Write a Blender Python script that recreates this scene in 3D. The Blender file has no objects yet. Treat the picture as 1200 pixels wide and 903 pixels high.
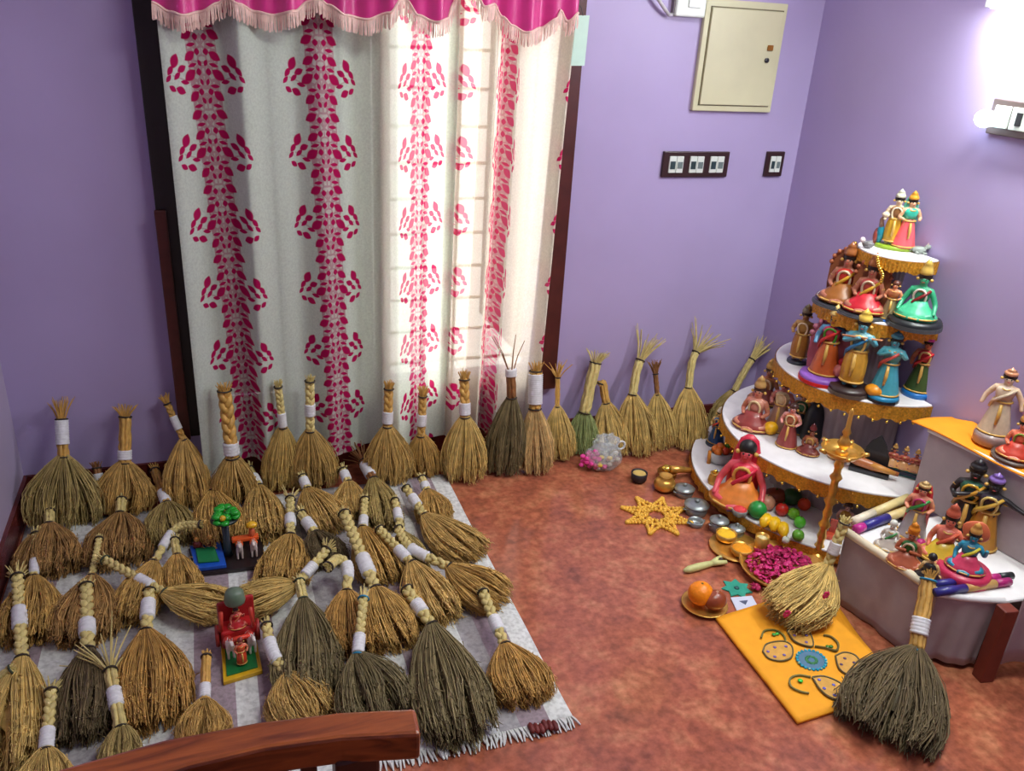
import bpy, bmesh, math, random
import numpy as np
from mathutils import Vector, Matrix

SC = bpy.context.scene
COL = SC.collection
rng = random.Random(7)
nrng = np.random.default_rng(11)
PI = math.pi

# ------------------------------------------------------------------ camera
F, PITCH, ROLL, YAW, CAMZ = 985.0, 0.41384, 0.06058, 0.3581, 1.5
_cy, _sy, _cp, _sp = math.cos(YAW), math.sin(YAW), math.cos(PITCH), math.sin(PITCH)
_fw = Vector((_sy * _cp, _cy * _cp, -_sp))
_rt = Vector((_cy, -_sy, 0))
_up = _rt.cross(_fw)
_r = math.cos(ROLL) * _rt + math.sin(ROLL) * _up
_u = -math.sin(ROLL) * _rt + math.cos(ROLL) * _up
CP = Vector((0, 0, CAMZ))
cam_d = bpy.data.cameras.new('camera')
cam_d.sensor_width = 36
cam_d.lens = F * 36 / 1200
cam_d.clip_start = 0.02
cam = bpy.data.objects.new('camera', cam_d)
COL.objects.link(cam)
cam.matrix_world = Matrix(((_r.x, _u.x, -_fw.x, 0), (_r.y, _u.y, -_fw.y, 0), (_r.z, _u.z, -_fw.z, CAMZ), (0, 0, 0, 1)))
SC.camera = cam

# ------------------------------------------------------------------ world, lights, exposure
w = bpy.data.worlds.new('overcast_sky')
SC.world = w
w.use_nodes = True
bg = w.node_tree.nodes['Background']
bg.inputs[0].default_value = (1.0, 0.97, 0.90, 1)
bg.inputs[1].default_value = 7.0
SC.view_settings.view_transform = 'Standard'
SC.view_settings.look = 'None'
SC.view_settings.exposure = 0.22
SC.view_settings.gamma = 1.0
TUBE_POWER = 205.0
def area(name, loc, target, sx, sy, power, col):
    d = bpy.data.lights.new(name, 'AREA')
    d.shape = 'RECTANGLE'; d.size = sx; d.size_y = sy; d.energy = power; d.color = col
    o = bpy.data.objects.new(name, d); COL.objects.link(o)
    o.location = loc
    o.rotation_euler = (Vector(target) - Vector(loc)).to_track_quat('-Z', 'Y').to_euler()
    return o
# unseen fill light added under the ceiling to brighten the room
area('ceiling_fill', (1.30, 0.95, 2.52), (1.25, 1.3, 0), 0.9, 0.5, 27.0, (0.96, 1.0, 0.93))

# ------------------------------------------------------------------ pixel / world helpers
def ray(x, y):
    return _r * ((x - 600) / F) - _u * ((y - 451.5) / F) + _fw
def onz(x, y, z=0.0):
    v = ray(x, y); return CP + v * ((z - CAMZ) / v.z)
def ony(x, y, Y):
    v = ray(x, y); return CP + v * (Y / v.y)
def onx(x, y, X):
    v = ray(x, y); return CP + v * (X / v.x)
def depth(P):
    return (Vector(P) - CP).dot(_fw)
def px(P, n):                       # n picture pixels in metres at P
    return n * depth(P) / F
def projy(P):
    d = Vector(P) - CP
    return 451.5 - F * d.dot(_u) / d.dot(_fw)
def zat(P, y):                      # height above P whose picture row is y
    lo, hi = 0.0, 2.5
    for _ in range(40):
        m = (lo + hi) / 2
        if projy((P[0], P[1], m)) > y: lo = m
        else: hi = m
    return m

# ------------------------------------------------------------------ materials
def lin(c):
    return tuple(((v / 255) / 12.92 if v / 255 <= 0.04045 else ((v / 255 + 0.055) / 1.055) ** 2.4) for v in c)
MC = {}
def mat(name, rgb, rough=0.6, metal=0.0, var=0.12, scale=30.0, bump=0.0, trans=0.0, alpha=1.0, island=0.0, coat=0.0):
    if name in MC: return MC[name]
    m = bpy.data.materials.new(name); m.use_nodes = True
    nt = m.node_tree; N = nt.nodes; L = nt.links
    b = N['Principled BSDF']
    b.inputs['Roughness'].default_value = rough
    b.inputs['Metallic'].default_value = metal
    b.inputs['Coat Weight'].default_value = coat
    c = lin(rgb)
    tc = N.new('ShaderNodeTexCoord')
    nz = N.new('ShaderNodeTexNoise'); nz.inputs['Scale'].default_value = scale; nz.inputs['Detail'].default_value = 4
    L.new(tc.outputs['Object'], nz.inputs['Vector'])
    rp = N.new('ShaderNodeValToRGB')
    rp.color_ramp.elements[0].position = 0.3; rp.color_ramp.elements[1].position = 0.7
    rp.color_ramp.elements[0].color = (*[v * (1 - var) for v in c], 1)
    rp.color_ramp.elements[1].color = (*[min(1, v * (1 + var)) for v in c], 1)
    L.new(nz.outputs['Fac'], rp.inputs['Fac'])
    out = rp.outputs['Color']
    if island:
        g = N.new('ShaderNodeNewGeometry')
        mr = N.new('ShaderNodeMapRange'); mr.inputs['To Min'].default_value = 1 - island; mr.inputs['To Max'].default_value = 1 + island
        L.new(g.outputs['Random Per Island'], mr.inputs['Value'])
        mx = N.new('ShaderNodeVectorMath'); mx.operation = 'SCALE'
        L.new(out, mx.inputs[0]); L.new(mr.outputs['Result'], mx.inputs['Scale'])
        out = mx.outputs[0]
    L.new(out, b.inputs['Base Color'])
    if bump:
        bp = N.new('ShaderNodeBump'); bp.inputs['Strength'].default_value = bump; bp.inputs['Distance'].default_value = 0.01
        L.new(nz.outputs['Fac'], bp.inputs['Height']); L.new(bp.outputs['Normal'], b.inputs['Normal'])
    if trans: b.inputs['Transmission Weight'].default_value = trans
    if alpha < 1: b.inputs['Alpha'].default_value = alpha
    MC[name] = m
    return m
def emit(name, rgb, s):
    m = bpy.data.materials.new(name); m.use_nodes = True
    b = m.node_tree.nodes['Principled BSDF']
    b.inputs['Base Color'].default_value = (*lin(rgb), 1)
    b.inputs['Emission Color'].default_value = (*lin(rgb), 1)
    b.inputs['Emission Strength'].default_value = s
    return m
def col(rgb, rough=0.4):            # painted clay colour
    return mat('paint_%d_%d_%d' % tuple(rgb), rgb, rough, 0, 0.1, 60, coat=0.2)
BRASS = mat('brass', (222, 172, 84), 0.3, 0.75, 0.15, 40)
GOLD = mat('gold_lace', (206, 146, 44), 0.42, 0.4, 0.35, 160, 0.4)
TINSEL = mat('gold_tinsel', (250, 205, 90), 0.18, 0.95, 0.2, 200)
STEEL = mat('grey_metal', (150, 158, 158), 0.35, 0.6, 0.12, 50)
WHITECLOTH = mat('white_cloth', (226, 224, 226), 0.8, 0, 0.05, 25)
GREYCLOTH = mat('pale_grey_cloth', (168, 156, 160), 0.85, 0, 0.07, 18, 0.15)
WHITE = mat('white_plastic', (225, 232, 225), 0.35, 0, 0.03)
CREAM = mat('cream_enamel', (208, 204, 168), 0.4, 0, 0.05, 8)
DARKPLATE = mat('dark_brown_plastic', (52, 30, 30), 0.3, 0, 0.1)
BLACK = mat('black_plastic', (22, 22, 24), 0.35, 0, 0.1)
PAPER = mat('white_paper', (222, 222, 226), 0.6, 0, 0.10, 90)
DARKWOOD = mat('dark_frame_wood', (74, 30, 26), 0.4, 0, 0.2, 20)
BLACKWOOD = mat('black_frame_wood', (24, 16, 16), 0.5, 0, 0.2, 20)

# ------------------------------------------------------------------ mesh helpers
def link(name, me, m=None, parent=None, smooth=False, loc=None):
    if m is not None and not me.materials: me.materials.append(m)
    if smooth:
        me.polygons.foreach_set('use_smooth', [True] * len(me.polygons))
    o = bpy.data.objects.new(name, me); COL.objects.link(o)
    if parent is not None:
        o.parent = parent
    if loc is not None: o.location = loc
    return o
class MB:
    def __init__(s): s.v = []; s.f = []
    def add(s, v, f):
        n = len(s.v); s.v += [tuple(p) for p in v]; s.f += [tuple(i + n for i in q) for q in f]; return s
    def box(s, c, d, rz=0.0, M=None):
        x, y, z = d[0] / 2, d[1] / 2, d[2] / 2
        p = [Vector((a * x, b * y, e * z)) for e in (-1, 1) for b in (-1, 1) for a in (-1, 1)]
        R = Matrix.Rotation(rz, 3, 'Z') if M is None else M
        p = [R @ q + Vector(c) for q in p]
        return s.add(p, [(0, 2, 3, 1), (4, 5, 7, 6), (0, 1, 5, 4), (2, 6, 7, 3), (0, 4, 6, 2), (1, 3, 7, 5)])
    def lathe(s, prof, c=(0, 0, 0), n=20, sx=1, sy=1, ripple=0, rn=8, M=None):
        v = []; f = []
        for k, (r, z) in enumerate(prof):
            for i in range(n):
                a = 2 * PI * i / n
                rr = r * (1 + ripple * math.sin(rn * a) * (k > 0))
                v.append(Vector((rr * math.cos(a) * sx, rr * math.sin(a) * sy, z)))
        for k in range(len(prof) - 1):
            for i in range(n):
                j = (i + 1) % n
                f.append((k * n + i, k * n + j, (k + 1) * n + j, (k + 1) * n + i))
        if prof[0][0] > 1e-5: f.append(tuple(range(n))[::-1])
        if prof[-1][0] > 1e-5: f.append(tuple((len(prof) - 1) * n + i for i in range(n)))
        if M is not None: v = [M @ p for p in v]
        return s.add([p + Vector(c) for p in v], f)
    def ball(s, c, r, n=10, m=6, sc=(1, 1, 1), M=None):
        pr = [(math.sin(PI * k / m), -math.cos(PI * k / m)) for k in range(m + 1)]
        pr = [(max(a, 1e-4), z) for a, z in pr]
        v = []; f = []
        for a, z in pr:
            for i in range(n):
                t = 2 * PI * i / n
                p = Vector((a * math.cos(t) * r * sc[0], a * math.sin(t) * r * sc[1], z * r * sc[2]))
                v.append((M @ p if M is not None else p) + Vector(c))
        for k in range(m):
            for i in range(n):
                j = (i + 1) % n
                f.append((k * n + i, k * n + j, (k + 1) * n + j, (k + 1) * n + i))
        return s.add(v, f)
    def tube(s, pts, rad, n=6, close=False):
        pts = [Vector(p) for p in pts]; K = len(pts)
        if not hasattr(rad, '__len__'): rad = [rad] * K
        v = []; f = []; nrm = None
        for k in range(K):
            if close: t = pts[(k + 1) % K] - pts[k - 1]
            else: t = pts[min(k + 1, K - 1)] - pts[max(k - 1, 0)]
            t = t.normalized() if t.length > 1e-9 else Vector((0, 0, 1))
            if nrm is None:
                nrm = t.orthogonal().normalized()
            else:
                nrm = (nrm - t * nrm.dot(t))
                nrm = nrm.normalized() if nrm.length > 1e-6 else t.orthogonal().normalized()
            bn = t.cross(nrm)
            for i in range(n):
                a = 2 * PI * i / n
                v.append(pts[k] + (nrm * math.cos(a) + bn * math.sin(a)) * rad[k])
        for k in range(K if close else K - 1):
            k2 = (k + 1) % K
            for i in range(n):
                j = (i + 1) % n
                f.append((k * n + i, k * n + j, k2 * n + j, k2 * n + i))
        if not close:
            f.append(tuple(range(n))[::-1]); f.append(tuple((K - 1) * n + i for i in range(n)))
        return s.add(v, f)
    def prism(s, poly, z0, z1):         # outline (x,y) extruded in z
        n = len(poly)
        v = [(p[0], p[1], z0) for p in poly] + [(p[0], p[1], z1) for p in poly]
        f = [tuple(range(n))[::-1], tuple(range(n, 2 * n))] + [(i, (i + 1) % n, n + (i + 1) % n, n + i) for i in range(n)]
        return s.add(v, f)
    def mesh(s, name='mesh'):
        me = bpy.data.meshes.new(name); me.from_pydata(s.v, [], s.f); me.update(); return me
    def obj(s, name, m, parent=None, smooth=False, loc=None, bevel=0.0):
        o = link(name, s.mesh(name), m, parent, smooth, loc)
        if bevel:
            b = o.modifiers.new('bevel', 'BEVEL'); b.width = bevel; b.segments = 2; b.limit_method = 'ANGLE'
        return o
def grid_mesh(name, P, uv=None):        # P: (nv,nu,3)
    nv, nu = P.shape[:2]
    me = bpy.data.meshes.new(name)
    idx = np.arange(nv * nu).reshape(nv, nu)
    q = np.stack([idx[:-1, :-1], idx[:-1, 1:], idx[1:, 1:], idx[1:, :-1]], -1).reshape(-1, 4)
    fast_mesh(me, P.reshape(-1, 3), q)
    if uv is not None:
        l = me.uv_layers.new(name='UVMap')
        l.data.foreach_set('uv', uv.reshape(-1, 2)[q.reshape(-1)].astype(np.float32).reshape(-1))
    return me
def fast_mesh(me, V, Q):
    me.vertices.add(len(V)); me.vertices.foreach_set('co', np.asarray(V, np.float32).reshape(-1))
    me.loops.add(Q.size); me.loops.foreach_set('vertex_index', Q.reshape(-1).astype(np.int32))
    me.polygons.add(len(Q))
    me.polygons.foreach_set('loop_start', (np.arange(len(Q)) * Q.shape[1]).astype(np.int32))
    me.update(calc_edges=True); me.validate()
def thing(name, label, cat, loc=(0, 0, 0), group=None, rz=0.0):
    o = bpy.data.objects.new(name, None); COL.objects.link(o)
    o.empty_display_size = 0.03
    o.location = loc; o.rotation_euler = (0, 0, rz)
    return tag(o, label, cat, group)
def tag(o, label, cat, group=None):
    o['label'] = label; o['category'] = cat
    if group: o['group'] = group
    return o
def struct(o):
    o['kind'] = 'structure'; return o
def stuff(o):
    o['kind'] = 'stuff'; return o
def lab(o, t):
    o['label'] = t; return o

# ------------------------------------------------------------------ the room
XL, XR, YB, YR, ZC = -0.627, 2.068, 2.667, -1.3, 2.6
def paint_mat(name, rgb):
    m = mat(name, rgb, 0.45, 0, 0.06, 2.2)
    return m
PURPLE = paint_mat('purple_wall_paint', (177, 162, 206))
LILAC = paint_mat('lilac_wall_paint', (176, 164, 190))
CEIL = mat('ceiling_paint', (215, 212, 215), 0.7, 0, 0.03, 3)
SKIRT = mat('dark_red_skirting_tile', (96, 38, 34), 0.25, 0, 0.3, 14)

def floor_mat():
    m = bpy.data.materials.new('red_mottled_floor'); m.use_nodes = True
    nt = m.node_tree; N = nt.nodes; L = nt.links; b = N['Principled BSDF']
    tc = N.new('ShaderNodeTexCoord')
    n1 = N.new('ShaderNodeTexNoise'); n1.inputs['Scale'].default_value = 9; n1.inputs['Detail'].default_value = 8; n1.inputs['Roughness'].default_value = 0.65
    n2 = N.new('ShaderNodeTexNoise'); n2.inputs['Scale'].default_value = 46; n2.inputs['Detail'].default_value = 5
    for n in (n1, n2): L.new(tc.outputs['Object'], n.inputs['Vector'])
    r1 = N.new('ShaderNodeValToRGB')
    e = r1.color_ramp.elements
    e[0].position = 0.32; e[0].color = (*lin((140, 82, 64)), 1)
    e[1].position = 0.68; e[1].color = (*lin((196, 132, 96)), 1)
    k = e.new(0.5); k.color = (*lin((172, 100, 74)), 1)
    L.new(n1.outputs['Fac'], r1.inputs['Fac'])
    r2 = N.new('ShaderNodeValToRGB')
    r2.color_ramp.elements[0].position = 0.35; r2.color_ramp.elements[0].color = (0.72, 0.68, 0.66, 1)
    r2.color_ramp.elements[1].position = 0.65; r2.color_ramp.elements[1].color = (1.15, 1.1, 1.1, 1)
    L.new(n2.outputs['Fac'], r2.inputs['Fac'])
    mx = N.new('ShaderNodeMix'); mx.data_type = 'RGBA'; mx.blend_type = 'MULTIPLY'; mx.inputs[0].default_value = 1
    L.new(r1.outputs['Color'], mx.inputs[6]); L.new(r2.outputs['Color'], mx.inputs[7])
    L.new(mx.outputs[2], b.inputs['Base Color'])
    b.inputs['Roughness'].default_value = 0.13
    return m
struct(MB().box(((XL + XR) / 2, (YB + YR) / 2, -0.05), (XR - XL + 0.4, YB - YR + 0.4, 0.1)).obj('floor', floor_mat()))
struct(MB().box(((XL + XR) / 2, (YB + YR) / 2, ZC + 0.05), (XR - XL + 0.4, YB - YR + 0.4, 0.1)).obj('ceiling', CEIL))
WX0, WX1, WZ0, WZ1 = -0.09, 1.10, 0.25, 1.95
def span(x0, x1, y0, y1, z0, z1): return ((x0 + x1) / 2, (y0 + y1) / 2, (z0 + z1) / 2), (x1 - x0, y1 - y0, z1 - z0)
wb = MB()
for s in ((XL - .2, WX0, YB, YB + .2, 0, ZC), (WX1, XR + .2, YB, YB + .2, 0, ZC), (WX0, WX1, YB, YB + .2, 0, WZ0), (WX0, WX1, YB, YB + .2, WZ1, ZC)):
    wb.box(*span(*s))
struct(wb.obj('wall_back', PURPLE))
struct(MB().box(*span(XL - .2, XL, YR, YB, 0, ZC)).obj('wall_left', LILAC))
struct(MB().box(*span(XR, XR + .2, YR, YB, 0, ZC)).obj('wall_right', PURPLE))
struct(MB().box(*span(XL - .2, XR + .2, YR - .2, YR, 0, ZC)).obj('wall_rear', LILAC))
struct(MB().box(*span(XL, XR, YB - .012, YB, 0, .088)).obj('baseboard_back', SKIRT))
struct(MB().box(*span(XL, XL + .012, YR, YB - .012, 0, .088)).obj('baseboard_left', SKIRT))
struct(MB().box(*span(XR - .012, XR, YR, YB - .012, 0, .088)).obj('baseboard_right', SKIRT))

# window: frame, shutters, grille
win = thing('window_1', None, None); del win['label'], win['category']; struct(win)
fr = MB()
fr.box(*span(-0.150, -0.092, YB - .045, YB + .06, .19, 2.0))
struct_f = fr.obj('frame_post', BLACKWOOD, win, bevel=.003)
MB().box(*span(-0.154, -0.122, YB - .06, YB - .045, .185, .93)).obj('shutter_edge', DARKWOOD, win, bevel=.003)
MB().box(*span(1.098, 1.160, YB - .03, YB + .06, .235, 2.0)).obj('frame_post', DARKWOOD, win, bevel=.003)
MB().box(*span(-0.09, 1.10, YB, YB + .06, .235, .275)).obj('frame_sill', DARKWOOD, win)
MB().box(*span(-0.09, 1.10, YB, YB + .06, 1.93, 1.98)).obj('frame_head', DARKWOOD, win)
MB().box(*span(.500, .545, YB, YB + .06, .275, 1.93)).obj('mullion', DARKWOOD, win)
for x0, x1 in ((-.09, .207), (.207, .50)):
    MB().box(*span(x0, x1, YB + .07, YB + .10, .275, 1.93)).obj('shutter', DARKWOOD, win)
for k in range(14):
    MB().tube([(.545, YB + .03, .36 + .115 * k), (1.10, YB + .03, .36 + .115 * k)], .006, 6).obj('grille_bar', CREAM, win)
for k in range(4):
    MB().tube([(.66 + .115 * k, YB + .03, .275), (.66 + .115 * k, YB + .03, 1.93)], .006, 6).obj('grille_bar', CREAM, win)
MB().box(*span(1.10, 1.13, YB + .2, YB + .75, .275, 1.93)).obj('open_shutter', DARKWOOD, win)

# ------------------------------------------------------------------ curtains
def curtain_mat(name, base=(228, 238, 226), sheer=0.0):
    m = bpy.data.materials.new(name); m.use_nodes = True
    nt = m.node_tree; N = nt.nodes; L = nt.links
    for n in list(N): N.remove(n)
    out = N.new('ShaderNodeOutputMaterial')
    uv = N.new('ShaderNodeTexCoord')
    sep = N.new('ShaderNodeSeparateXYZ'); L.new(uv.outputs['UV'], sep.inputs[0])
    def M(op, a, b=None, c=None):
        n = N.new('ShaderNodeMath'); n.operation = op
        for i, x in enumerate((a, b, c)):
            if x is None: continue
            if isinstance(x, (int, float)): n.inputs[i].default_value = x
            else: L.new(x, n.inputs[i])
        return n.outputs[0]
    U = sep.outputs['X']
    a = M('ABSOLUTE', M('MULTIPLY', M('SUBTRACT', M('FRACT', M('ADD', U, 0.5)), 0.5), 133.0))    # 0 on the stripe axis
    V = M('MULTIPLY', M('FRACT', sep.outputs['Y']), 72.0)
    cmb = N.new('ShaderNodeCombineXYZ'); L.new(a, cmb.inputs[0]); L.new(V, cmb.inputs[1])
    leaves = [  # x, y, half length, half width, angle(deg)
        (14.5, 6, 7.4, 4.4, 150), (5, 4, 3.4, 3.2, 90), (11, 14, 5.4, 1.9, 170), (3.5, 19, 3.6, 2.2, 60),
        (14, 23, 7.0, 4.2, 140), (5.5, 27, 3.4, 3.2, 100), (11, 32, 5.4, 1.9, 175), (3.5, 36, 3.4, 2.0, 70),
        (16, 42, 8.2, 4.8, 145), (5.5, 45, 3.6, 3.2, 90), (12, 51, 5.4, 1.9, 165), (3.5, 53, 3.4, 2.2, 60),
        (14, 59, 7.2, 4.2, 148), (5, 63, 3.4, 3.2, 95), (11, 69, 5.4, 1.9, 172),
        (32, 55, 7.4, 4.6, 118), (25, 48, 5.6, 3.2, 155), (38, 47, 5.6, 2.8, 130), (41, 40, 4.6, 2.2, 135), (38, 31, 4.4, 2.8, 35),
        (29, 29, 5.8, 3.8, 25), (31, 42, 5.2, 2.4, 140), (23, 36, 5.0, 2.2, 10)]
    acc = None
    for (x, y, h, wd, ang) in leaves:
        mp = N.new('ShaderNodeMapping'); mp.vector_type = 'TEXTURE'
        mp.inputs['Location'].default_value = (x, y, 0); mp.inputs['Rotation'].default_value = (0, 0, math.radians(ang)); mp.inputs['Scale'].default_value = (h, wd, 1)
        L.new(cmb.outputs[0], mp.inputs['Vector'])
        s2 = N.new('ShaderNodeSeparateXYZ'); L.new(mp.outputs[0], s2.inputs[0])
        d = M('ADD', M('MULTIPLY', s2.outputs['X'], s2.outputs['X']), M('ABSOLUTE', s2.outputs['Y']))
        acc = d if acc is None else M('MINIMUM', acc, d)
    leaf = N.new('ShaderNodeMapRange'); leaf.inputs['From Min'].default_value = 1.1; leaf.inputs['From Max'].default_value = 0.85
    L.new(acc, leaf.inputs['Value'])
    # fine pale stems down the stripe
    wv = N.new('ShaderNodeTexVoronoi'); wv.feature = 'DISTANCE_TO_EDGE'; wv.inputs['Scale'].default_value = 0.16
    L.new(cmb.outputs[0], wv.inputs['Vector'])
    st = M('MAXIMUM', M('MULTIPLY', M('LESS_THAN', wv.outputs['Distance'], 0.16), 1.0), 0.38)
    stem = M('MULTIPLY', st, M('LESS_THAN', a, 17.0))
    stem2 = M('MULTIPLY', M('MULTIPLY', M('LESS_THAN', M('ABSOLUTE', M('SUBTRACT', M('ADD', 30.0, M('MULTIPLY', a, 0.35)), V)), 0.8), M('LESS_THAN', a, 36.0)), 0.6)
    stem = M('MULTIPLY', M('MAXIMUM', stem, stem2), 0.65)
    weave = N.new('ShaderNodeTexNoise'); weave.inputs['Scale'].default_value = 160
    L.new(uv.outputs['Object'], weave.inputs['Vector'])
    rp = N.new('ShaderNodeValToRGB')
    rp.color_ramp.elements[0].position = .3; rp.color_ramp.elements[0].color = (*lin([v * .93 for v in base]), 1)
    rp.color_ramp.elements[1].position = .7; rp.color_ramp.elements[1].color = (*lin(base), 1)
    L.new(weave.outputs['Fac'], rp.inputs['Fac'])
    m1 = N.new('ShaderNodeMix'); m1.data_type = 'RGBA'; L.new(stem, m1.inputs[0]); L.new(rp.outputs[0], m1.inputs[6]); m1.inputs[7].default_value = (*lin((184, 92, 122)), 1)
    m2 = N.new('ShaderNodeMix'); m2.data_type = 'RGBA'; L.new(leaf.outputs[0], m2.inputs[0]); L.new(m1.outputs[2], m2.inputs[6]); m2.inputs[7].default_value = (*lin((190, 28, 92)), 1)
    df = N.new('ShaderNodeBsdfDiffuse'); tr = N.new('ShaderNodeBsdfTranslucent')
    L.new(m2.outputs[2], df.inputs[0]); L.new(m2.outputs[2], tr.inputs[0])
    ms = N.new('ShaderNodeMixShader'); ms.inputs[0].default_value = 0.32
    L.new(df.outputs[0], ms.inputs[1]); L.new(tr.outputs[0], ms.inputs[2])
    tp = N.new('ShaderNodeBsdfTransparent')
    m3 = N.new('ShaderNodeMixShader'); m3.inputs[0].default_value = sheer
    L.new(ms.outputs[0], m3.inputs[1]); L.new(tp.outputs[0], m3.inputs[2])
    L.new(m3.outputs[0], out.inputs['Surface'])
    return m
CY = 2.585
def XC(p): return ony(p, 200, CY).x
fold_tab = [(170, 0), (205, -2), (240, .6), (270, 1), (290, -2.3), (320, -.3), (350, 1), (378, -.8), (400, .5), (430, 2.6), (450, 2.6), (463, -2.4), (490, -1), (512, 1), (532, 1.2), (537, -1.5), (556, -.3), (563, 1.6), (571, -2.6), (580, 0), (590, 2.2), (600, -1.8), (625, 0), (650, 1), (657, -2.2), (664, .4), (690, 0)]
fx = np.array([XC(p) for p, _ in fold_tab]); fy = np.array([q for _, q in fold_tab]) * .021
_st = ((112, -1), (245, 0), (335, .67), (420, 1.33), (463, 1.67), (490, 2), (522, 2.33), (528, 3.16), (556, 3.34), (578, 3.62), (583, 3.86), (598, 4.13), (602, 4.37), (652, 4.62), (655, 4.68), (664, 4.80), (690, 4.84))
sx_ = np.array([XC(p) for p, _ in _st]); sv_ = np.array([float(q) for _, q in _st])
def smooth_interp(x, xs, ys):
    i = np.clip(np.searchsorted(xs, x) - 1, 0, len(xs) - 2)
    t = np.clip((x - xs[i]) / (xs[i + 1] - xs[i]), 0, 1); t = t * t * (3 - 2 * t)
    return ys[i] * (1 - t) + ys[i + 1] * t
def curtain(name, p0, p1, yoff, m, label, zb, shrink):
    st_ = [q for q in _st if (q[0] < 525 or q[0] > 580)] if shrink == 0 else [q for q in _st if q[0] > 525]
    if shrink == 0: st_ = [q for q in st_ if q[0] < 525] + [(540, 2.5)]
    sx_ = np.array([XC(p) for p, _ in st_]); sv_ = np.array([float(q) for _, q in st_])
    x0, x1 = XC(p0), XC(p1)
    nu, nv = 220, 60
    u = np.linspace(0, 1, nu); v = np.linspace(0, 1, nv)
    Z = zb + (1.80 - zb) * v
    X0 = x0 + (x1 - x0) * u
    P = np.zeros((nv, nu, 3)); UV = np.zeros((nv, nu, 2))
    for k in range(nv):
        drop = 1.48 - Z[k]
        X = X0 - shrink * drop * (u if shrink > 0 else 0)
        Y = CY + yoff + smooth_interp(X0, fx, fy) * (0.85 + .25 * drop) + .006 * np.sin(9 * X0 + 3 * Z[k])
        P[k, :, 0] = X; P[k, :, 1] = Y; P[k, :, 2] = Z[k] + .008 * np.sin(11 * X0) * (1 - v[k])
        s = np.interp(X0 - .05 * drop * np.clip((.6 - X0) / .6, 0, 1), sx_, sv_)
        UV[k, :, 0] = s; UV[k, :, 1] = Z[k] / .208 + .32
    o = link(name, grid_mesh(name, P, UV), m, None, True)
    return tag(o, label, 'curtain', 'patterned curtains at the window')
curtain('curtain', 203, 534, 0.0, curtain_mat('leaf_print_curtain', sheer=.03), 'broad off-white curtain with pink leaf stripes covering the left of the window', .092, 0.0)
curtain('curtain', 524, 665, 0.012, curtain_mat('leaf_print_curtain_sheer', (214, 208, 196), sheer=.05), 'narrow gathered curtain at the right, glowing with daylight behind it', .10, .035)

# curtain rod and scalloped valance with fringe
rod = thing('curtain_rod', 'dark rod carrying the curtains above the window, just out of sight', 'curtain rod', (-.16, CY + .01, 1.82))
MB().tube([(0, 0, 0), (1.36, 0, 0)], .011, 10).obj('rod', DARKWOOD, rod, True)
for x in (0, 1.36): MB().ball((x, 0, 0), .02).obj('finial', DARKWOOD, rod, True)
for x in (.05, 1.31): MB().box((x, .04, 0), (.015, .08, .02)).obj('bracket', DARKWOOD, rod)
def satin():
    m = mat('magenta_satin', (205, 40, 128), 0.38, 0, 0.18, 9)
    m.node_tree.nodes['Principled BSDF'].inputs['Sheen Weight'].default_value = .5
    return m
VY = 2.535
vt = [(178, 3), (200, 14), (215, 18), (235, 14), (255, 4), (265, -3), (280, 5), (300, 14), (320, 18), (345, 13), (362, 2), (372, -3), (385, 6), (405, 18), (430, 23), (455, 15), (470, 0), (477, 0), (490, 18), (510, 26), (525, 22), (532, 5), (540, -22), (556, -16), (566, 8), (580, 5), (590, 20), (600, 30), (615, 38), (635, 33), (652, 22), (657, 12), (664, 25), (676, 15)]
vpx = np.linspace(178, 676, 260)
vpy = smooth_interp(vpx, np.array([a for a, _ in vt], float), np.array([b for _, b in vt], float))
vb = [ony(a, b, VY) for a, b in zip(vpx, vpy)]
val = thing('valance', 'magenta satin valance with scalloped hem and pale fringe above the curtains', 'valance', (vb[0].x, VY, 1.80))
P = np.zeros((14, 260, 3))
def vfold(x): return .010 * math.sin(x * 46) + .007 * math.sin(x * 91 + 1)
for i, b in enumerate(vb):
    for k in range(14):
        t = k / 13
        P[k, i] = (b.x - vb[0].x, vfold(b.x) * (1 - .5 * t), (b.z - 1.80) * (1 - t) + .02 * t)
link('valance_cloth', grid_mesh('valance_cloth', P), satin(), val, True)
fm = MB()
for i in range(0, 259):
    for q in (0, .5):
        b = vb[i].lerp(vb[i + 1], q); ln = .040 + rng.uniform(-.004, .004)
        x, y, z = b.x - vb[0].x, vfold(b.x) - .003, b.z - 1.80
        dx = rng.uniform(-.004, .004)
        fm.tube([(x, y, z + .004), (x + dx * .5, y - .002, z - ln * .5), (x + dx, y, z - ln)], .0015, 3)
stuff(fm.obj('fringe', mat('pale_pink_fringe', (228, 192, 182), .7, 0, .12, 60, island=.12), val))
MB().tube([(b.x - vb[0].x, vfold(b.x) - .003, b.z - 1.80) for b in vb], .0035, 5).obj('trim_braid', mat('pale_pink_fringe', (0, 0, 0)), val)

# card at the right end of the curtain
cd = [ony(x, y, 2.56) for x, y in ((676, 18), (691, 18), (685, 77), (669, 77))]
cp_ = cd[3]
card = thing('hanging_card', 'pale green card hanging at the right end of the curtain', 'card', cp_)
m_ = MB(); fr_ = [c - cp_ for c in cd]; bk = [c + Vector((0, .006, 0)) for c in fr_]
m_.add(fr_ + bk, [(3, 2, 1, 0), (4, 5, 6, 7), (0, 1, 5, 4), (1, 2, 6, 5), (2, 3, 7, 6), (3, 0, 4, 7)])
m_.obj('card', mat('pale_green_card', (196, 226, 212), .6, 0, .04), card)
MB().tube([fr_[0] + Vector((.02, 0, 0)), fr_[0] + Vector((.012, -.004, .02)), fr_[0] + Vector((-.015, 0, .05))], .0012, 5).obj('wire', BLACK, card)

# ------------------------------------------------------------------ wall fittings
def on_wall(p): return ony(p[0], p[1], YB)
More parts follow.
